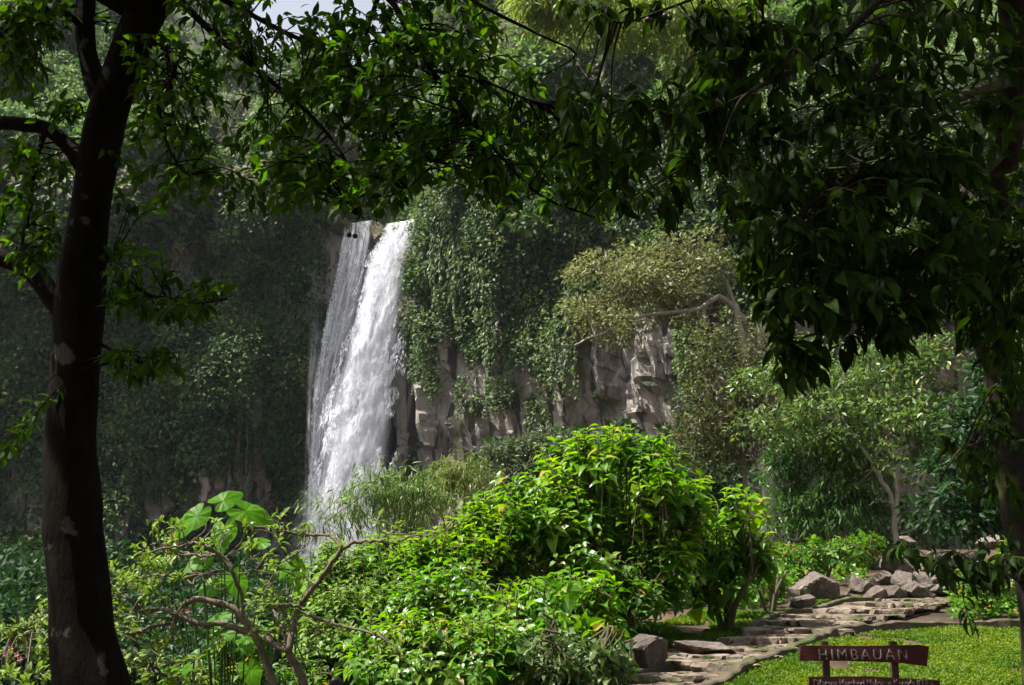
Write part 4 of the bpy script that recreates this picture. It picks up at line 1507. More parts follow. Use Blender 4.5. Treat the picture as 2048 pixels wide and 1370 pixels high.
mid_tree("olive_tree", "sunlit olive green tree with curving bare limb before the rock wall", [(1290, 570, 60, 165, 75), (1200, 640, 59, 95, 55), (1370, 530, 60, 110, 70), (1390, 620, 61, 60, 40)], on_ground(1500, 61), 110, 60,
         M["olive"], .34, .15, 91, [([(1500, 1100, 61), (1500, 900, 61), (1490, 720, 61), (1470, 610, 60.5)], .32, .2), ([(1490, 640, 61), (1440, 595, 60), (1390, 620, 59.5), (1290, 632, 59), (1200, 668, 58.5), (1150, 690, 58)], .17, .05),
                                    ([(1470, 610, 60.5), (1400, 585, 60), (1350, 568, 59.5), (1300, 575, 59), (1240, 560, 59)], .15, .04), ([(1470, 610, 60.5), (1440, 540, 60), (1390, 500, 60)], .14, .04)], .2, "bark_p", 1.0, sticks=30)
mid_tree("drab_tree", "thin drab olive brown tree standing against the pale rock face", [(1450, 720, 45, 90, 80), (1490, 830, 45, 120, 90), (1420, 880, 45, 90, 80), (1540, 700, 45, 70, 70)], on_ground(1500, 45), 120, 55,
         M["drab"], .24, .11, 92, [([(1500, 1120, 45), (1490, 960, 45), (1480, 860, 45), (1470, 760, 45)], .14, .05), ([(1485, 900, 45), (1440, 810, 45), (1420, 790, 45)], .07, .02), ([(1480, 860, 45), (1530, 780, 45), (1550, 700, 45)], .07, .02)], .12, "bark_g", .75, sticks=36)
mid_tree("light_tree", "shiny leaved tree with thin forked grey trunks behind the stone heap", [(1560, 760, 34, 80, 60), (1690, 740, 34, 150, 60), (1840, 720, 34, 80, 60), (1740, 830, 34, 190, 70), (1620, 850, 34, 130, 60), (1860, 860, 34, 70, 90), (1760, 940, 34, 130, 50)], on_ground(1792, 33.5), 150, 56,
         M["light_tree"], .21, .10, 93, [([(1792, 1092, 33.5), (1786, 1010, 33.5), (1745, 930, 33.5), (1705, 868, 33.5), (1660, 800, 34)], .10, .03), ([(1790, 1060, 33.5), (1792, 960, 33.6), (1775, 860, 34), (1790, 760, 34)], .085, .025),
                                         ([(1745, 930, 33.5), (1790, 850, 33.5), (1850, 780, 34)], .05, .02), ([(1705, 868, 33.5), (1640, 820, 33.5), (1560, 770, 34)], .045, .015), ([(1786, 1010, 33.5), (1760, 1000, 33.2), (1738, 1010, 33)], .035, .012)], .08, "bark_p", .55, sticks=44)
mid_tree("grey_green_tree", "small grey green tree between yellow bamboo and the tallest shrub", [(1040, 920, 36, 70, 45), (1000, 960, 36, 70, 40), (1090, 890, 36, 50, 35)], on_ground(1050, 36), 60, 70,
         M["grey_leaf"], .22, .09, 94, [([(1050, 1100, 36), (1045, 1000, 36), (1040, 940, 36)], .1, .04)], .1, "bark_g", .55)
mid_tree("feathery_tree", "very tall yellow green feathery tree reaching in at the top", [(1150, 30, 62, 130, 26), (1290, 60, 61, 120, 26), (1390, 100, 60, 60, 30), (1250, 10, 62, 180, 20), (1430, 30, 60, 90, 40), (1080, 10, 62, 60, 22)], on_ground(1540, 62), 150, 70,
         M["feather"], .62, .13, 95, [([(1540, 1080, 62), (1530, 700, 62), (1500, 350, 62), (1470, 120, 61.5), (1460, -60, 61)], .4, .15), ([(1500, 300, 62), (1420, 120, 61), (1330, 60, 61), (1200, 30, 61.5)], .16, .04),
                                      ([(1470, 120, 61.5), (1300, 10, 61.5), (1120, 10, 62)], .14, .04)], .2, "bark_p", 1.1, T_BLADE, sticks=30, droop=.6)
mid_tree("dark_tree", "dark evergreen tree high above the rock wall past the waterfall", [(1260, 190, 92, 150, 90), (1370, 260, 90, 110, 90), (1180, 280, 93, 90, 80)], P(1280, 420, 98) - np.array([0, 0, 3.0]), 90, 85,
         M["hill_a"], .62, .34, 96, [([(1280, 430, 97), (1275, 330, 95), (1265, 220, 93)], .3, .1)], .3, "bark_p", 2.0)
mid_tree("bare_tree", "pale bare trunked tree rising above the cliff lip past the fall", [(1125, 60, 108, 40, 30), (1075, 90, 108, 30, 30)], P(1105, 400, 108) - np.array([0, 0, 1.0]), 16, 40,
         M["hill_c"], .5, .25, 97, [([(1105, 330, 108), (1100, 260, 108), (1106, 160, 108), (1095, 60, 108), (1095, 0, 108)], .32, .12), ([(1102, 180, 108), (1075, 120, 108), (1068, 100, 108)], .13, .05), ([(1104, 170, 108), (1130, 110, 108), (1128, 60, 108)], .13, .05)], .2, "bark_p", 1.3)
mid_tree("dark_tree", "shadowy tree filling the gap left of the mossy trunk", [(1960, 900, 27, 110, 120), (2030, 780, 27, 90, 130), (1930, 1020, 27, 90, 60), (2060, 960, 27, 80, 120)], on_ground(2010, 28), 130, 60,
         M["valley"], .22, .11, 98, [([(2010, 1090, 28), (2005, 950, 28), (2010, 800, 27.5), (2020, 640, 27)], .12, .04)], .1, "bark_m", .6)  # shade of this gap painted in with the darkened leaf colour

# bushes of the valley floor, the gorge shade put into their leaf colour
VB = "bushes of the valley floor beneath the shaded cliff"
r = np.random.default_rng(99)
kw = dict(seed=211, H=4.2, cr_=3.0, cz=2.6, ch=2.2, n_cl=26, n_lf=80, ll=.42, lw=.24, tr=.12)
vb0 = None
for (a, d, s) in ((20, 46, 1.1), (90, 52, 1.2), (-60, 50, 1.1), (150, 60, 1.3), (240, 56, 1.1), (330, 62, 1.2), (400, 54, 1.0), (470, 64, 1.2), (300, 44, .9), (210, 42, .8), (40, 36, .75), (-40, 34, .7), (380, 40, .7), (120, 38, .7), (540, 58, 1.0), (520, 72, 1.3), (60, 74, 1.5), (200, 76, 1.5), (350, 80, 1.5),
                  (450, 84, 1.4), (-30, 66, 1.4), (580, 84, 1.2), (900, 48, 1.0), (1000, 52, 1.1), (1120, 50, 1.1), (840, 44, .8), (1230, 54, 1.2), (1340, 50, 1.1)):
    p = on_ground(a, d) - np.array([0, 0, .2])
    lb = "shade-toned green bush on the valley floor beneath the shaded cliff" if a < 700 else "green bush at the foot of the rock wall past the waterfall"
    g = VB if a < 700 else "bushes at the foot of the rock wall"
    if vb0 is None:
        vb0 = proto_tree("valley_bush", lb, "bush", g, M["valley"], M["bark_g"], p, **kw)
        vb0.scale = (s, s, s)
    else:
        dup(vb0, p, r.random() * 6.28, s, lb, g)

# ------------------------------------------------------------------ frangipani: bare crooked limbs with leaf tufts
fd = 12.0
fb = on_ground(596, fd)
fr = thing("frangipani_tree", "crooked grey branched frangipani with small leaf tufts beside the dark trunk", "tree", fb)
fl = [
    ([(600, 1450), (610, 1372), (578, 1308), (580, 1288), (597, 1219), (641, 1157), (686, 1096)], .062, .030, "trunk"),
    ([(686, 1096), (658, 1071), (610, 1071), (566, 1061), (508, 1052)], .026, .010, "limb"),
    ([(686, 1096), (721, 1082), (766, 1083), (779, 1095), (814, 1075), (884, 1070)], .026, .008, "limb"),
    ([(599, 1222), (640, 1238), (677, 1250), (752, 1270), (790, 1300), (814, 1329)], .024, .008, "limb"),
    ([(596, 1450), (549, 1372), (528, 1312), (508, 1270), (480, 1229), (456, 1212), (394, 1198), (370, 1209), (350, 1243), (343, 1274), (319, 1305), (305, 1342), (286, 1375)], .058, .014, "trunk"),
    ([(570, 1300), (514, 1270), (460, 1252), (394, 1246), (343, 1226), (319, 1216), (291, 1222), (254, 1198), (216, 1184)], .05, .014, "limb"),
    ([(343, 1246), (300, 1254), (268, 1267), (226, 1262)], .026, .016, "limb"),
    ([(487, 1229), (484, 1192), (463, 1140), (446, 1113), (412, 1092), (388, 1085), (343, 1095), (270, 1113)], .03, .010, "limb"),
    ([(440, 1108), (400, 1112), (360, 1105), (318, 1135)], .016, .006, "limb"),
    ([(357, 1154), (320, 1150), (291, 1154), (240, 1172)], .014, .006, "limb"),
    ([(446, 1140), (400, 1150), (357, 1154)], .016, .012, "limb"),
    ([(604, 1216), (570, 1210), (542, 1212)], .018, .009, "limb"),
    ([(572, 1300), (569, 1267), (549, 1226), (545, 1190)], .024, .010, "limb"),
    ([(247, 1308), (280, 1320), (309, 1336), (340, 1358)], .02, .012, "limb"),
    ([(330, 1330), (370, 1322), (400, 1322)], .014, .008, "limb"),
    ([(226, 1190), (170, 1200), (108, 1224), (45, 1258), (-10, 1264)], .018, .008, "limb"),
    ([(108, 1224), (70, 1262), (20, 1275)], .010, .006, "limb"),
    ([(319, 1216), (270, 1225), (232, 1236)], .014, .007, "limb"),
    ([(610, 1071), (603, 1100), (560, 1130), (525, 1190)], .012, .006, "limb"),
    ([(590, 1290), (598, 1330), (630, 1280), (640, 1262)], .012, .006, "limb"),
]
r = np.random.default_rng(131)
tuft_pts = []
for i, (poly, r0, r1, nm) in enumerate(fl):
    d = fd + .35 * math.sin(i * 1.7)
    p = np.array([P(a, b, fd + (.5 * math.sin(i * 1.7) + .15 * r.normal()) * (j / len(poly))) for j, (a, b) in enumerate(poly)])
    c = cr(p, 40)
    c[3:-1] += r.normal(size=(36, 3)) * .006
    mb = MB()
    tube(mb, c, np.linspace(r0, r1, 40) * .84 * (1 + .12 * r.normal(size=40)), 8, .3, i)
    if i not in (0, 4):
        for _ in range(4):
            k0 = int(r.integers(12, 40))
            dr = rand_dir(1, r)[0] * np.array([1, .6, .7]) + np.array([0, 0, .1])
            ln = .2 + .5 * r.random()
            e = c[k0] + dr * ln
            b2 = cr([c[k0], c[k0] + dr * ln * .4 + r.normal(size=3) * .05, c[k0] + dr * ln * .75 + r.normal(size=3) * .06, e], 9)
            tube(mb, b2, np.linspace(.009, .0045, 9), 5, .2, i)
            tuft_pts.append(e)
            if r.random() < .15:
                tuft_pts.append(b2[6])
    obj(nm, mb, M["bark_g"], fr, True)
    tuft_pts.append(c[-1])
    if i not in (0, 4):
        tuft_pts.append(c[r.integers(20, 40)])
for (a, b, n) in ((20, 1260, 5), (60, 1300, 6), (20, 1340, 7), (90, 1350, 6), (260, 1130, 6), (300, 1120, 6), (280, 1160, 6), (320, 1150, 4), (365, 1062, 4), (350, 1068, 4), (400, 1070, 4), (540, 1050, 4), (560, 1100, 6), (530, 1110, 5), (260, 1320, 4), (290, 1350, 5), (330, 1280, 4), (510, 1190, 5), (80, 1240, 4), (250, 1240, 3), (340, 1370, 4), (240, 1360, 4)):
    for _ in range(n):
        tuft_pts.append(P(a + r.normal() * 22, b + r.normal() * 16, fd + r.normal() * .3))
tp = np.array(tuft_pts)
qx, qy = proj(tp)
tp = tp[~((qx > 345) & (qx < 535) & (qy < 1240) & (r.random(len(tp)) < .75))]
limb_pts = np.vstack([np.array([P(a, b, fd) for a, b in cr(np.array(pl_[0], float), 40)]) for pl_ in fl])
tw, L = MB(), Leaves()
for t_ in tp:
    b = limb_pts[int(np.argmin(np.linalg.norm(limb_pts - t_, axis=1)))]
    if np.linalg.norm(b - t_) > .03:
        tube(tw, cr([b, (b + t_) / 2 + r.normal(size=3) * .03, t_], 5), np.linspace(.007, .004, 5), 5)
    n = 9
    dd = rand_dir(n, r) + np.array([0, 0, .45])
    k = .6 + .7 * r.random(n)
    L.add(t_ + r.normal(size=(n, 3)) * .03, dd, .095 * k, .042 * k)
obj("twigs", tw, M["bark_g"], fr, True)
lm = MB()
L.emit(lm, T_LEAF)
obj("leaf_tufts", lm, M["frangi"], fr)
for (a, b) in ((12, 1308), (34, 1309), (22, 1296), (376, 1222), (40, 1318)):
    c = P(a, b, fd - .1)
    L = Leaves()
    an = np.arange(5) * 2 * math.pi / 5
    dd = np.stack([np.cos(an), np.sin(an) * 0 - .6, np.sin(an)], -1)
    L.add(np.repeat(c[None], 5, 0), dd, .035, .026, np.array([0, -1, .2]))
    mb = MB()
    L.emit(mb, T_OVATE)
    obj("blossom", mb, M["pink"], fr)

# ------------------------------------------------------------------ elephant ear plant
ab = on_ground(440, 12.9)
al = thing("elephant_ear_plant", "large heart shaped elephant ear leaves above the crooked branches", "plant", ab)


def heart(c, size, face, roll, tipdir):
    """Heart shaped blade with raised ribs, facing `face`, tip towards tipdir."""
    n = nrm(np.asarray(face, float))
    t = np.asarray(tipdir, float)
    t = nrm(t - n * np.dot(t, n))
    s = np.cross(n, t)
    A, B = 48, 9
    th = np.linspace(-math.pi, math.pi, A)
    # outline radius: notch at th = +-pi (stalk side), point at th = 0
    rad = .62 + .30 * np.exp(-(th / .35) ** 2) + .16 * np.cos(2 * th) * .3
    rad = rad * (1 - .72 * np.exp(-((np.abs(th) - math.pi) / .28) ** 2))
    rr = np.linspace(.02, 1, B)
    q = rr[:, None] * rad[None]
    u = q * np.cos(th)
    v = q * np.sin(th) * .88
    rib = .016 * np.cos(th * 11) * np.clip(rr[:, None] * 1.5, 0, 1)
    bend = -.22 * (u ** 2) * np.sign(u) - .22 * v ** 2 + .05 * np.sin(th * 3)[None] * rr[:, None]
    wv = rib + bend
    p = c + size * (u[..., None] * t + v[..., None] * s + wv[..., None] * n)
    mb = MB()
    mb.add(p, quad(np.arange(A * B).reshape(B, A)))
    return mb


M["stalk"] = flat_mat("leaf_stalk", (.035, .07, .014), .45)
hl = [(446, 1002, 13.0, .34, (.1, -.7, .6), (.6, 0, .8), "aloc"), (394, 1032, 12.9, .36, (-.2, -.8, .5), (-.5, -.3, -.6), "aloc"), (492, 1022, 13.0, .44, (.3, -.6, .6), (.9, 0, -.1), "aloc"),
      (366, 1042, 13.1, .30, (-.6, -.5, .5), (-.3, -.3, -.9), "aloc"), (448, 1062, 12.7, .34, (0, -.8, .6), (.1, -.5, -.9), "aloc"), (345, 1082, 13.1, .26, (-.5, -.6, .4), (-.3, 0, -.9), "aloc_y"),
      (330, 1120, 12.7, .22, (-.2, -.5, .8), (-.8, -.3, -.2), "aloc"), (590, 1140, 12.9, .30, (.2, -.8, .4), (.2, -.2, -.9), "aloc"), (576, 1128, 12.6, .24, (-.3, -.8, .5), (-.4, -.2, -.9), "aloc"),
      (440, 1235, 12.5, .26, (-.1, -.5, .9), (-.8, -.4, -.3), "aloc"), (448, 1268, 12.4, .28, (-.1, -.6, .8), (-.5, -.4, -.7), "aloc"), (492, 1280, 12.4, .26, (.1, -.6, .8), (.4, -.5, -.7), "aloc"),
      (520, 1085, 12.8, .26, (.2, -.5, .8), (-.8, -.2, .1), "aloc"), (402, 1120, 12.9, .30, (0, -.7, .7), (-.6, -.3, -.6), "aloc"), (470, 1160, 13.2, .34, (.2, -.7, .6), (.4, -.3, -.8), "aloc"), (420, 1175, 13.2, .32, (-.2, -.7, .6), (-.4, -.3, -.8), "aloc"),
      (390, 1320, 12.8, .3, (-.2, -.7, .6), (-.4, -.3, -.8), "aloc"), (500, 1340, 12.8, .3, (.2, -.7, .6), (.4, -.3, -.8), "aloc")]
for (a, b, d, sz, face, tipd, mt) in hl:
    c = P(a, b, d)
    mb = MB()
    st = c - nrm(np.asarray(tipd, float)) * sz * .1
    mid = (ab + st) / 2 + np.array([(st[0] - ab[0]) * .15, .1, .3])
    tube(mb, cr([ab + np.array([0, 0, .05]), mid, st], 10), np.linspace(.014, .007, 10), 6)
    stalk = obj("stalk", mb, M["stalk"], al, True)
    obj("leaf_blade", heart(c, sz * .86, face, 0, tipd), M[mt], stalk, True)

# ------------------------------------------------------------------ person below the frame edge (only the hair shows)
pp = P(672, 1353, 12.3)
pg = float(ground_z(pp[0], pp[1]))
HT = pp[2] - pg
pr = thing("person", "person with short black hair walking below the shrubs, only the head top showing", "person", (pp[0], pp[1], pg))
k = HT / 1.70
J = {"pelvis": (0, 0, .95), "waist": (0, .01, 1.12), "chest": (0, 0, 1.32), "neck": (0, 0, 1.46), "head": (0, .0, 1.56), "crown": (0, 0, 1.64),
     "shl": (-.18, 0, 1.40), "ell": (-.24, .03, 1.12), "wrl": (-.22, -.08, .90), "hal": (-.21, -.12, .82), "shr": (.18, 0, 1.40), "elr": (.24, .03, 1.12), "wrr": (.22, -.08, .90), "har": (.21, -.12, .82),
     "hil": (-.10, 0, .90), "knl": (-.10, -.06, .50), "anl": (-.10, .03, .09), "tol": (-.10, .0, .03), "tpl": (-.10, -.14, .03), "hir": (.10, 0, .90), "knr": (.10, .02, .50), "anr": (.10, .10, .09), "tor": (.10, .07, .03), "tpr": (.10, -.07, .03)}
RD = {"pelvis": .14, "waist": .125, "chest": .15, "neck": .055, "head": .085, "crown": .075, "shl": .06, "shr": .06, "ell": .042, "elr": .042, "wrl": .028, "wrr": .028, "hal": .03, "har": .03, "hil": .09, "hir": .09, "knl": .06, "knr": .06, "anl": .042, "anr": .042, "tol": .035, "tor": .035, "tpl": .03, "tpr": .03}
E = [("pelvis", "waist"), ("waist", "chest"), ("chest", "neck"), ("neck", "head"), ("head", "crown"), ("chest", "shl"), ("shl", "ell"), ("ell", "wrl"), ("wrl", "hal"), ("chest", "shr"), ("shr", "elr"), ("elr", "wrr"), ("wrr", "har"),
     ("pelvis", "hil"), ("hil", "knl"), ("knl", "anl"), ("anl", "tol"), ("tol", "tpl"), ("pelvis", "hir"), ("hir", "knr"), ("knr", "anr"), ("anr", "tor"), ("tor", "tpr")]
names = list(J)
me = bpy.data.meshes.new("body")
me.from_pydata([tuple(c * k for c in J[n]) for n in names], [(names.index(a), names.index(b)) for a, b in E], [])
me.materials.append(M["shirt"])
bo = bpy.data.objects.new("body", me)
COL.objects.link(bo)
bo.parent = pr
sk = bo.modifiers.new("skin", 'SKIN')
for i, n in enumerate(names):
    me.skin_vertices[0].data[i].radius = (RD[n] * k, RD[n] * k)
    me.skin_vertices[0].data[i].use_root = n == "pelvis"
ss = bo.modifiers.new("subsurf", 'SUBSURF')
ss.levels = ss.render_levels = 2
v, f = rock_mesh(700, 3, 3, .05)
v = nrm(v)
v = v * (1 + .04 * fbm(v * 6, 3, 4))[:, None] * np.array([.088, .102, .095]) * k
v[:, 2] = np.where((v[:, 2] < -.03 * k) & (v[:, 1] < 0), -.03 * k, v[:, 2])
mb = MB()
mb.add(v + np.array([0, .012, 1.605 * k]) + np.array(pr.location), f)
obj("hair", mb, M["hair"], pr, True)
mb = MB()
for sx in (-1, 1):
    v, f = rock_mesh(701, 2, 3, 0)
    mb.add(nrm(v) * np.array([.012, .02, .03]) * k + np.array([sx * .088, 0, 1.545]) * k + np.array(pr.location), f)
obj("ears", mb, M["skin"], pr, True)

# ------------------------------------------------------------------ the two foreground trees
def px_tube(poly, sides=14, n=70, lump=.12, seed=0):
    """poly rows: px, py, d, width in px."""
    q = cr(np.array(poly, float), n)
    p = P(q[:, 0], q[:, 1], q[:, 2])
    rad = q[:, 3] / FPX * q[:, 2] / 2
    mb = MB()
    tube(mb, p, rad, sides, lump, seed)
    return mb, p


def canopy(tree, branches, regions, leafm, ll, lw, seed, tmpl=T_LEAF, bark="bark_d", n_leaf=8, droop=.55, skip=None, spread=.16):
    """branches: list of pixel polylines (px, py, d, width px). regions: (polygon px, count, dmin, dmax)."""
    r = np.random.default_rng(seed)
    Bs = []
    for i, br in enumerate(branches):
        mb, p = px_tube(br, 8, 46, .12, seed + i)
        Bs.append([mb, p, Leaves()])
    bp_ = np.vstack([b[1][6:] for b in Bs])
    bi = np.concatenate([[i] * (len(b[1]) - 6) for i, b in enumerate(Bs)])
    for poly, cnt, d0, d1 in regions:
        q = sample_poly(poly, cnt, r)
        for (a, b) in q:
            if skip is not None and r.random() < skip(a, b):
                continue
            T = P(a, b, d0 + (d1 - d0) * r.random())
            dist = np.linalg.norm(bp_ - T, axis=1) + .35 * np.clip(T[2] - bp_[:, 2], 0, 9)
            kk = int(np.argmin(dist))
            o = bp_[kk]
            B = Bs[bi[kk]]
            ln = np.linalg.norm(T - o)
            mid = o * .45 + T * .55 + np.array([0, 0, .16 * ln]) + r.normal(size=3) * .06 * ln
            c = cr([o, mid, T], 10)
            tube(B[0], c, np.linspace(.004 + .0045 * min(ln, 1.5), .0022, 10), 5)
            ax = nrm(c[-1] - c[-3])
            e1 = nrm(np.cross(ax, [.2, .3, .9]))
            e2 = np.cross(ax, e1)
            n = n_leaf + int(r.integers(-2, 3))
            az = np.arange(n) * 2.4 + r.random() * 6
            back = np.linspace(0, 1, n)
            radial = np.cos(az)[:, None] * e1 + np.sin(az)[:, None] * e2
            pos = T - ax * (back ** 1.3 * min(spread, ln * .6))[:, None]
            d = ax * (.8 - .5 * back)[:, None] + radial * .8 + np.array([0, 0, -droop]) + r.normal(size=(n, 3)) * .25
            k = .65 + .5 * r.random(n)
            up = np.array([0, 0, 1.0]) + radial * .4 + r.normal(size=(n, 3)) * .5
            B[2].add(pos, d, ll * k, lw * k, up)
            # a few leaves along the twig
            m = min(int(ln / .13), 5)
            if m > 0:
                s = .55 + .4 * r.random(m)
                pos = np.stack([np.interp(s, np.linspace(0, 1, 10), c[:, i]) for i in range(3)], -1)
                d = rand_dir(m, r) + ax * .4 + np.array([0, 0, -droop])
                k = .6 + .5 * r.random(m)
                B[2].add(pos, d, ll * k, lw * k)
    out = []
    for mb, p, L in Bs:
        b = obj("branch", mb, M[bark], tree, True)
        lm = MB()
        L.emit(lm, tmpl)
        if lm.n:
            obj("leaves", lm, leafm, b)
        out.append(b)
    return out


def crown_above(tree, n, xr, yr, zf, leafm, ll, lw, seed, stub, bark="bark_d", thin=None):
    """The wide upper crown of a foreground tree, higher than the photograph's frame reaches; it shades the ground below."""
    r = np.random.default_rng(seed)
    m = n // 40
    x = xr[0] + (xr[1] - xr[0]) * r.random(m)
    y = yr[0] + (yr[1] - yr[0]) * r.random(m)
    y = np.where(x < -3, np.minimum(y, y * .87 + .2), y)
    if thin is not None:
        k_ = ~((x > thin) & (x < -.3) & (y > 5.0) & (r.random(m) < .55))
        x, y = x[k_], y[k_]
        m = len(x)
    z = zf(x, y) + 2.4 * r.random(m)
    cen = np.stack([x, y, z], -1)
    L = Leaves()
    clumps(L, cen, .55 + .35 * r.random(m), 40, ll, lw, r, .7, .4)
    lm = MB()
    L.emit(lm, T_CARD)
    obj("crown", lm, leafm, tree)
    bm_ = MB()
    stub = np.asarray(stub)
    for c in cen[:m // 16]:
        b = stub[r.integers(len(stub))]
        dx = (c - b) * np.array([1, 1, 0])
        pts = [b, b + dx * .22 + np.array([0, 0, .55 + .3 * r.random()]), b + dx * .6 + np.array([0, 0, max(.5, (c - b)[2] * .9)]) + r.normal(size=3) * .25, c]
        tube(bm_, cr(pts, 14), np.linspace(.05, .010, 14), 6)
    obj("upper_branches", bm_, M[bark], tree, True)


# dark tree in front, left
lt = thing("shade_tree", "dark silhouetted tree with forked lichen spotted trunk in front of the waterfall", "tree", on_ground(180, 8.0))
trunk = [(215, 1640, 8, 230), (196, 1480, 8, 180), (184, 1370, 8, 146), (166, 1280, 8, 126), (160, 1200, 8, 118), (150, 1100, 8, 112), (144, 1060, 8, 112), (146, 1000, 8, 108), (140, 900, 8, 101), (146, 800, 8, 98), (153, 700, 8, 95), (160, 600, 8, 98), (176, 450, 8, 82),
         (196, 320, 8, 84), (214, 230, 8, 84), (238, 160, 7.95, 82), (275, 60, 7.9, 84), (322, -40, 7.9, 92), (360, -150, 7.9, 76), (395, -300, 7.8, 58), (410, -450, 7.8, 40), (418, -640, 7.8, 20)]
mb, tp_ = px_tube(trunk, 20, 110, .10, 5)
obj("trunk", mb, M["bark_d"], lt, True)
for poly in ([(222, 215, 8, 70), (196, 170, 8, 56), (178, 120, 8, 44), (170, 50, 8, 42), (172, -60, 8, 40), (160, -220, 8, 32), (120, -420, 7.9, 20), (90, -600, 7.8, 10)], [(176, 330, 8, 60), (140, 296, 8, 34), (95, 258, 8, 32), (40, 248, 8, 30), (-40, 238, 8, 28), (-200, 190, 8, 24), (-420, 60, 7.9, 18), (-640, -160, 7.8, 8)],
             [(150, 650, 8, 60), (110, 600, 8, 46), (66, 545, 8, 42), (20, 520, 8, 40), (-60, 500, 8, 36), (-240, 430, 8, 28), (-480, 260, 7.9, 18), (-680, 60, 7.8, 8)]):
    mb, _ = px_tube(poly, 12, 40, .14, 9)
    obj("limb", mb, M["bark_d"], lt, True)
lb = [
    [(322, -30, 7.9, 26), (480, -50, 7.5, 22), (640, -40, 7.1, 18), (770, -10, 6.8, 15), (840, 110, 6.5, 12), (925, 215, 6.3, 10), (1000, 310, 6.1, 8), (1080, 390, 6.0, 6), (1190, 435, 5.9, 4)],
    [(300, 80, 7.8, 16), (345, 112, 7.5, 13), (342, 170, 7.3, 12), (318, 215, 7.2, 10), (335, 290, 7.1, 7), (370, 350, 7.0, 5)],
    [(340, -20, 7.8, 18), (430, 70, 7.5, 14), (545, 165, 7.2, 10), (640, 250, 7.0, 8), (700, 340, 6.9, 6), (716, 430, 6.8, 4)],
    [(430, -10, 7.6, 14), (560, 60, 7.7, 11), (680, 120, 7.5, 9), (760, 220, 7.3, 7), (830, 320, 7.2, 5)],
    [(172, 60, 8, 18), (120, 20, 7.8, 14), (60, 20, 7.5, 10), (0, 60, 7.3, 7)],
    [(90, 262, 8, 14), (70, 330, 7.8, 9), (60, 420, 7.6, 7), (40, 500, 7.5, 5)],
    [(204, 500, 8, 11), (240, 545, 7.8, 9), (300, 590, 7.6, 7), (390, 605, 7.4, 5), (455, 598, 7.3, 4)],
    [(196, 685, 8, 8), (240, 708, 7.8, 6), (300, 728, 7.6, 5), (350, 712, 7.5, 3)],
    [(640, -40, 7.1, 14), (880, -40, 6.3, 12), (960, 10, 6.0, 9), (1080, 70, 5.9, 6), (1150, 108, 5.9, 4), (1090, 150, 6.0, 3)],
    [(760, -15, 6.8, 12), (735, 60, 6.9, 9), (720, 150, 6.9, 7), (790, 260, 6.8, 5), (815, 380, 6.7, 3)],
    [(860, 140, 6.5, 8), (960, 160, 6.3, 6), (1060, 200, 6.2, 5), (1130, 210, 6.1, 3)],
]
regs = [([(225, 60), (330, 0), (540, 0), (700, 60), (700, 200), (560, 330), (470, 300), (360, 420), (236, 440), (226, 330), (262, 190)], 175, 6.7, 8.4),
        ([(660, 0), (940, 0), (1010, 60), (1090, 180), (1080, 260), (960, 300), (760, 330), (640, 240)], 165, 6.0, 7.6),
        ([(560, 60), (720, 0), (760, 200), (600, 260)], 34, 6.6, 7.8),
        ([(480, 270), (700, 230), (960, 280), (1090, 260), (1240, 330), (1240, 430), (1000, 430), (950, 385), (860, 408), (730, 430), (560, 420), (480, 380)], 150, 5.8, 7.4),
        ([(0, 0), (150, 0), (140, 60), (100, 140), (60, 200), (0, 190)], 58, 7.0, 8.0), ([(130, 150), (180, 200), (160, 260), (130, 240)], 5, 7.6, 8.2),
        ([(0, 290), (60, 290), (140, 330), (120, 560), (50, 560), (0, 470)], 46, 7.2, 8.0),
        ([(210, 490), (330, 500), (470, 590), (450, 625), (340, 640), (215, 620)], 40, 7.1, 8.0), ([(200, 690), (350, 690), (360, 740), (290, 765), (200, 750)], 22, 7.3, 8.0), ([(0, 860), (40, 870), (40, 915), (0, 925)], 4, 7.2, 7.8),
        ([(400, 330), (560, 400), (470, 420), (400, 400)], 8, 6.8, 7.4)]
sky_gap = lambda a, b: .75 * math.exp(-(((a - 610) / 60) ** 2 + ((b - 20) / 60) ** 2)) + .5 * math.exp(-(((a - 520) / 120) ** 2 + ((b - 200) / 60) ** 2))
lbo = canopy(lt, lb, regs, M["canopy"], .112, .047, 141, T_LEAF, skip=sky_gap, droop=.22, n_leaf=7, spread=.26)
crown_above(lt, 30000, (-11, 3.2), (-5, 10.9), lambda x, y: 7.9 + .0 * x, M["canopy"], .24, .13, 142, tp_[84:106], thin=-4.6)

# fruits hanging in twos
for (a, b, d) in ((698, 470, 6.7), (710, 472, 6.7), (1277, 38, 5.5), (1296, 40, 5.5), (1330, 32, 5.5), (1339, 35, 5.5)):
    c = P(a, b, d)
    v, f = rock_mesh(750, 2, 3, .0)
    mb = MB()
    mb.add(nrm(v) * .017 + c, f)
    tube(mb, cr([c + np.array([0, 0, .015]), c + np.array([.005, 0, .09]), c + np.array([-.02, .02, .17])], 6), .0028, 5)
    obj("fruit", mb, M["fruit"], lt, True)

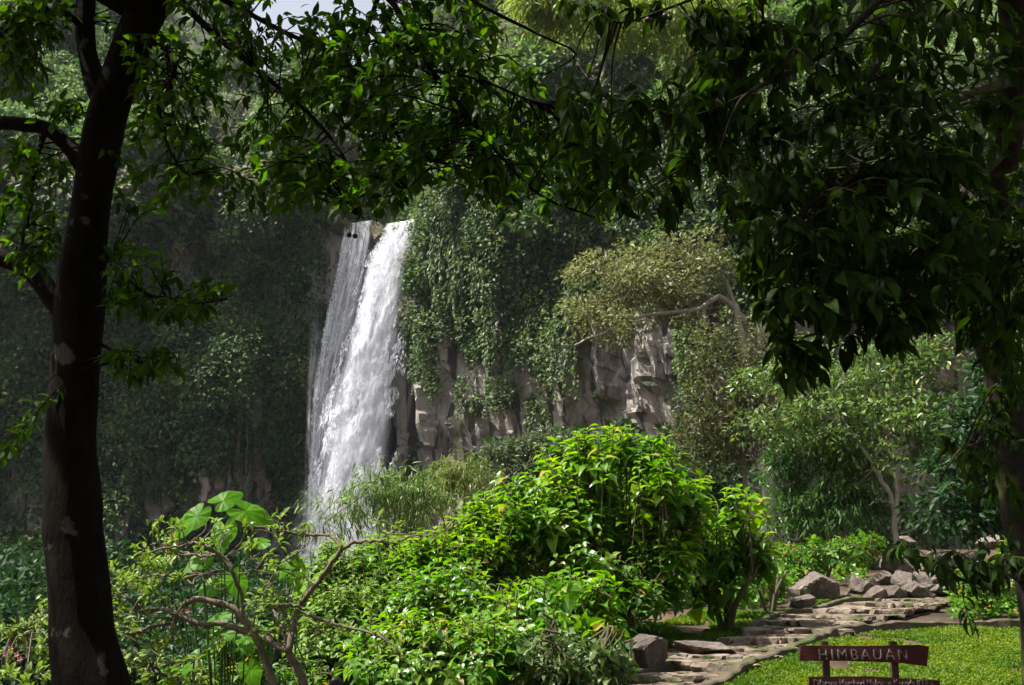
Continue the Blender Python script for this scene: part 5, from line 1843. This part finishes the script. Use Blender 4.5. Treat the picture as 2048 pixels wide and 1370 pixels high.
# mossy tree in front, right
rt = thing("mossy_tree", "leaning mossy tree with heavy dark hanging foliage beside the lawn", "tree", on_ground(2050, 9.0))
trunk = [(2105, 1560, 9, 100), (2090, 1350, 9, 86), (2068, 1150, 9, 76), (2040, 1000, 9, 72), (2018, 850, 9, 66), (1994, 720, 9, 60), (1970, 620, 8.8, 56), (1975, 500, 8.4, 66), (2010, 300, 7.8, 62), (2030, 100, 7.2, 62), (2020, -120, 6.6, 60), (2060, -300, 6.5, 50), (2120, -520, 6.5, 34), (2150, -760, 6.5, 16)]
mb, rp_ = px_tube(trunk, 16, 90, .22, 15)
obj("trunk", mb, M["bark_m"], rt, True)
mb, _ = px_tube([(1985, 720, 9, 60), (1950, 600, 8.8, 40), (1900, 540, 8.6, 30), (1880, 500, 8.3, 20)], 10, 30, .2, 16)
obj("limb", mb, M["bark_m"], rt, True)
rb = [
    [(2020, -100, 6.6, 30), (1880, -90, 5.6, 24), (1790, -30, 5.1, 20), (1650, 105, 5.0, 14), (1510, 178, 5.0, 10), (1468, 222, 5.0, 6), (1440, 300, 5.0, 4)],
    [(2025, 160, 7.3, 30), (1930, 190, 6.3, 22), (1850, 260, 5.7, 16), (1720, 350, 5.4, 12), (1600, 430, 5.2, 9), (1545, 560, 5.1, 6), (1570, 720, 5.0, 4)],
    [(2010, 300, 7.8, 26), (1930, 380, 6.6, 18), (1850, 480, 5.8, 13), (1790, 560, 5.4, 8), (1770, 650, 5.2, 5)],
    [(1950, -90, 6.0, 20), (1800, 60, 5.4, 15), (1700, 210, 5.2, 11), (1560, 280, 5.0, 8), (1380, 330, 5.0, 6), (1250, 410, 5.1, 4)],
    [(1880, -90, 5.6, 14), (1600, -60, 5.5, 11), (1440, -20, 5.5, 9), (1340, 15, 5.5, 6), (1250, 45, 5.5, 4), (1190, 30, 5.5, 3)],
    [(1600, -60, 5.5, 10), (1530, 0, 5.6, 8), (1520, 50, 5.7, 5), (1440, 100, 5.8, 4)],
    [(2040, 1160, 9, 12), (2010, 1150, 7.6, 10), (1930, 1160, 7.2, 7), (1860, 1120, 7.1, 5), (1790, 1100, 7.0, 3)],
    [(2000, 800, 9, 14), (1960, 880, 8.0, 8), (1920, 900, 7.6, 5), (1880, 960, 7.5, 4)],
    [(1930, 380, 6.6, 12), (2000, 460, 6.0, 9), (2060, 540, 5.6, 6)],
    [(1500, 185, 5.0, 5), (1380, 230, 5.1, 4), (1250, 200, 5.2, 3), (1170, 190, 5.2, 2)],
]
rregs = [([(1420, 80), (1500, 0), (2048, 0), (2048, 330), (1700, 420), (1440, 330), (1400, 180)], 165, 4.6, 6.4),
         ([(1440, 300), (1700, 360), (2048, 300), (2048, 560), (1900, 600), (1840, 690), (1640, 640), (1500, 570), (1450, 470)], 185, 4.5, 6.2),
         ([(1520, 600), (1640, 620), (1700, 700), (1650, 740), (1560, 760)], 20, 4.8, 5.4), ([(1720, 600), (1850, 600), (1840, 700), (1780, 690)], 14, 4.8, 5.4),
         ([(1110, 200), (1300, 190), (1430, 180), (1450, 330), (1380, 440), (1290, 460), (1220, 400), (1130, 280)], 52, 4.8, 6.2),
         ([(1130, 0), (1330, 0), (1320, 30), (1180, 40)], 8, 5.2, 5.8), ([(1380, 40), (1500, 20), (1500, 150), (1400, 150)], 30, 5.4, 6.2),
         ([(1760, 1090), (1900, 1085), (2048, 1070), (2048, 1150), (1930, 1175), (1840, 1130)], 22, 6.6, 7.6), ([(1930, 1235), (1945, 1235), (1945, 1250), (1930, 1250)], 1, 7.0, 7.2),
         ([(1880, 840), (1960, 800), (2048, 760), (2048, 1040), (1980, 1000), (1900, 960)], 20, 7.4, 8.6), ([(1930, 520), (2060, 480), (2060, 800), (1980, 760)], 34, 5.6, 7.6), ([(1850, 560), (1960, 560), (1960, 680), (1870, 660)], 14, 5.6, 6.6)]
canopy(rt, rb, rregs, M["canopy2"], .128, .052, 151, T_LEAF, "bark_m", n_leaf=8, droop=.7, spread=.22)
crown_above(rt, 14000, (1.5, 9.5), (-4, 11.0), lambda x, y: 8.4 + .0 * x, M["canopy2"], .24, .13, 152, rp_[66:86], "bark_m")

# ------------------------------------------------------------------ haze
mb = MB()
mb.add(*box_pts((0, 72, 72), 420, 290, 158))
hz, N, Lk, out = newmat("haze_air")
vol = N("VolumePrincipled")
vol.inputs["Color"].default_value = (.80, .88, 1.0, 1)
vol.inputs["Density"].default_value = .00009
vol.inputs["Anisotropy"].default_value = .2
Lk(vol.outputs[0], out.inputs["Volume"])
ho = obj("haze", mb, hz)
kind(ho, "stuff")
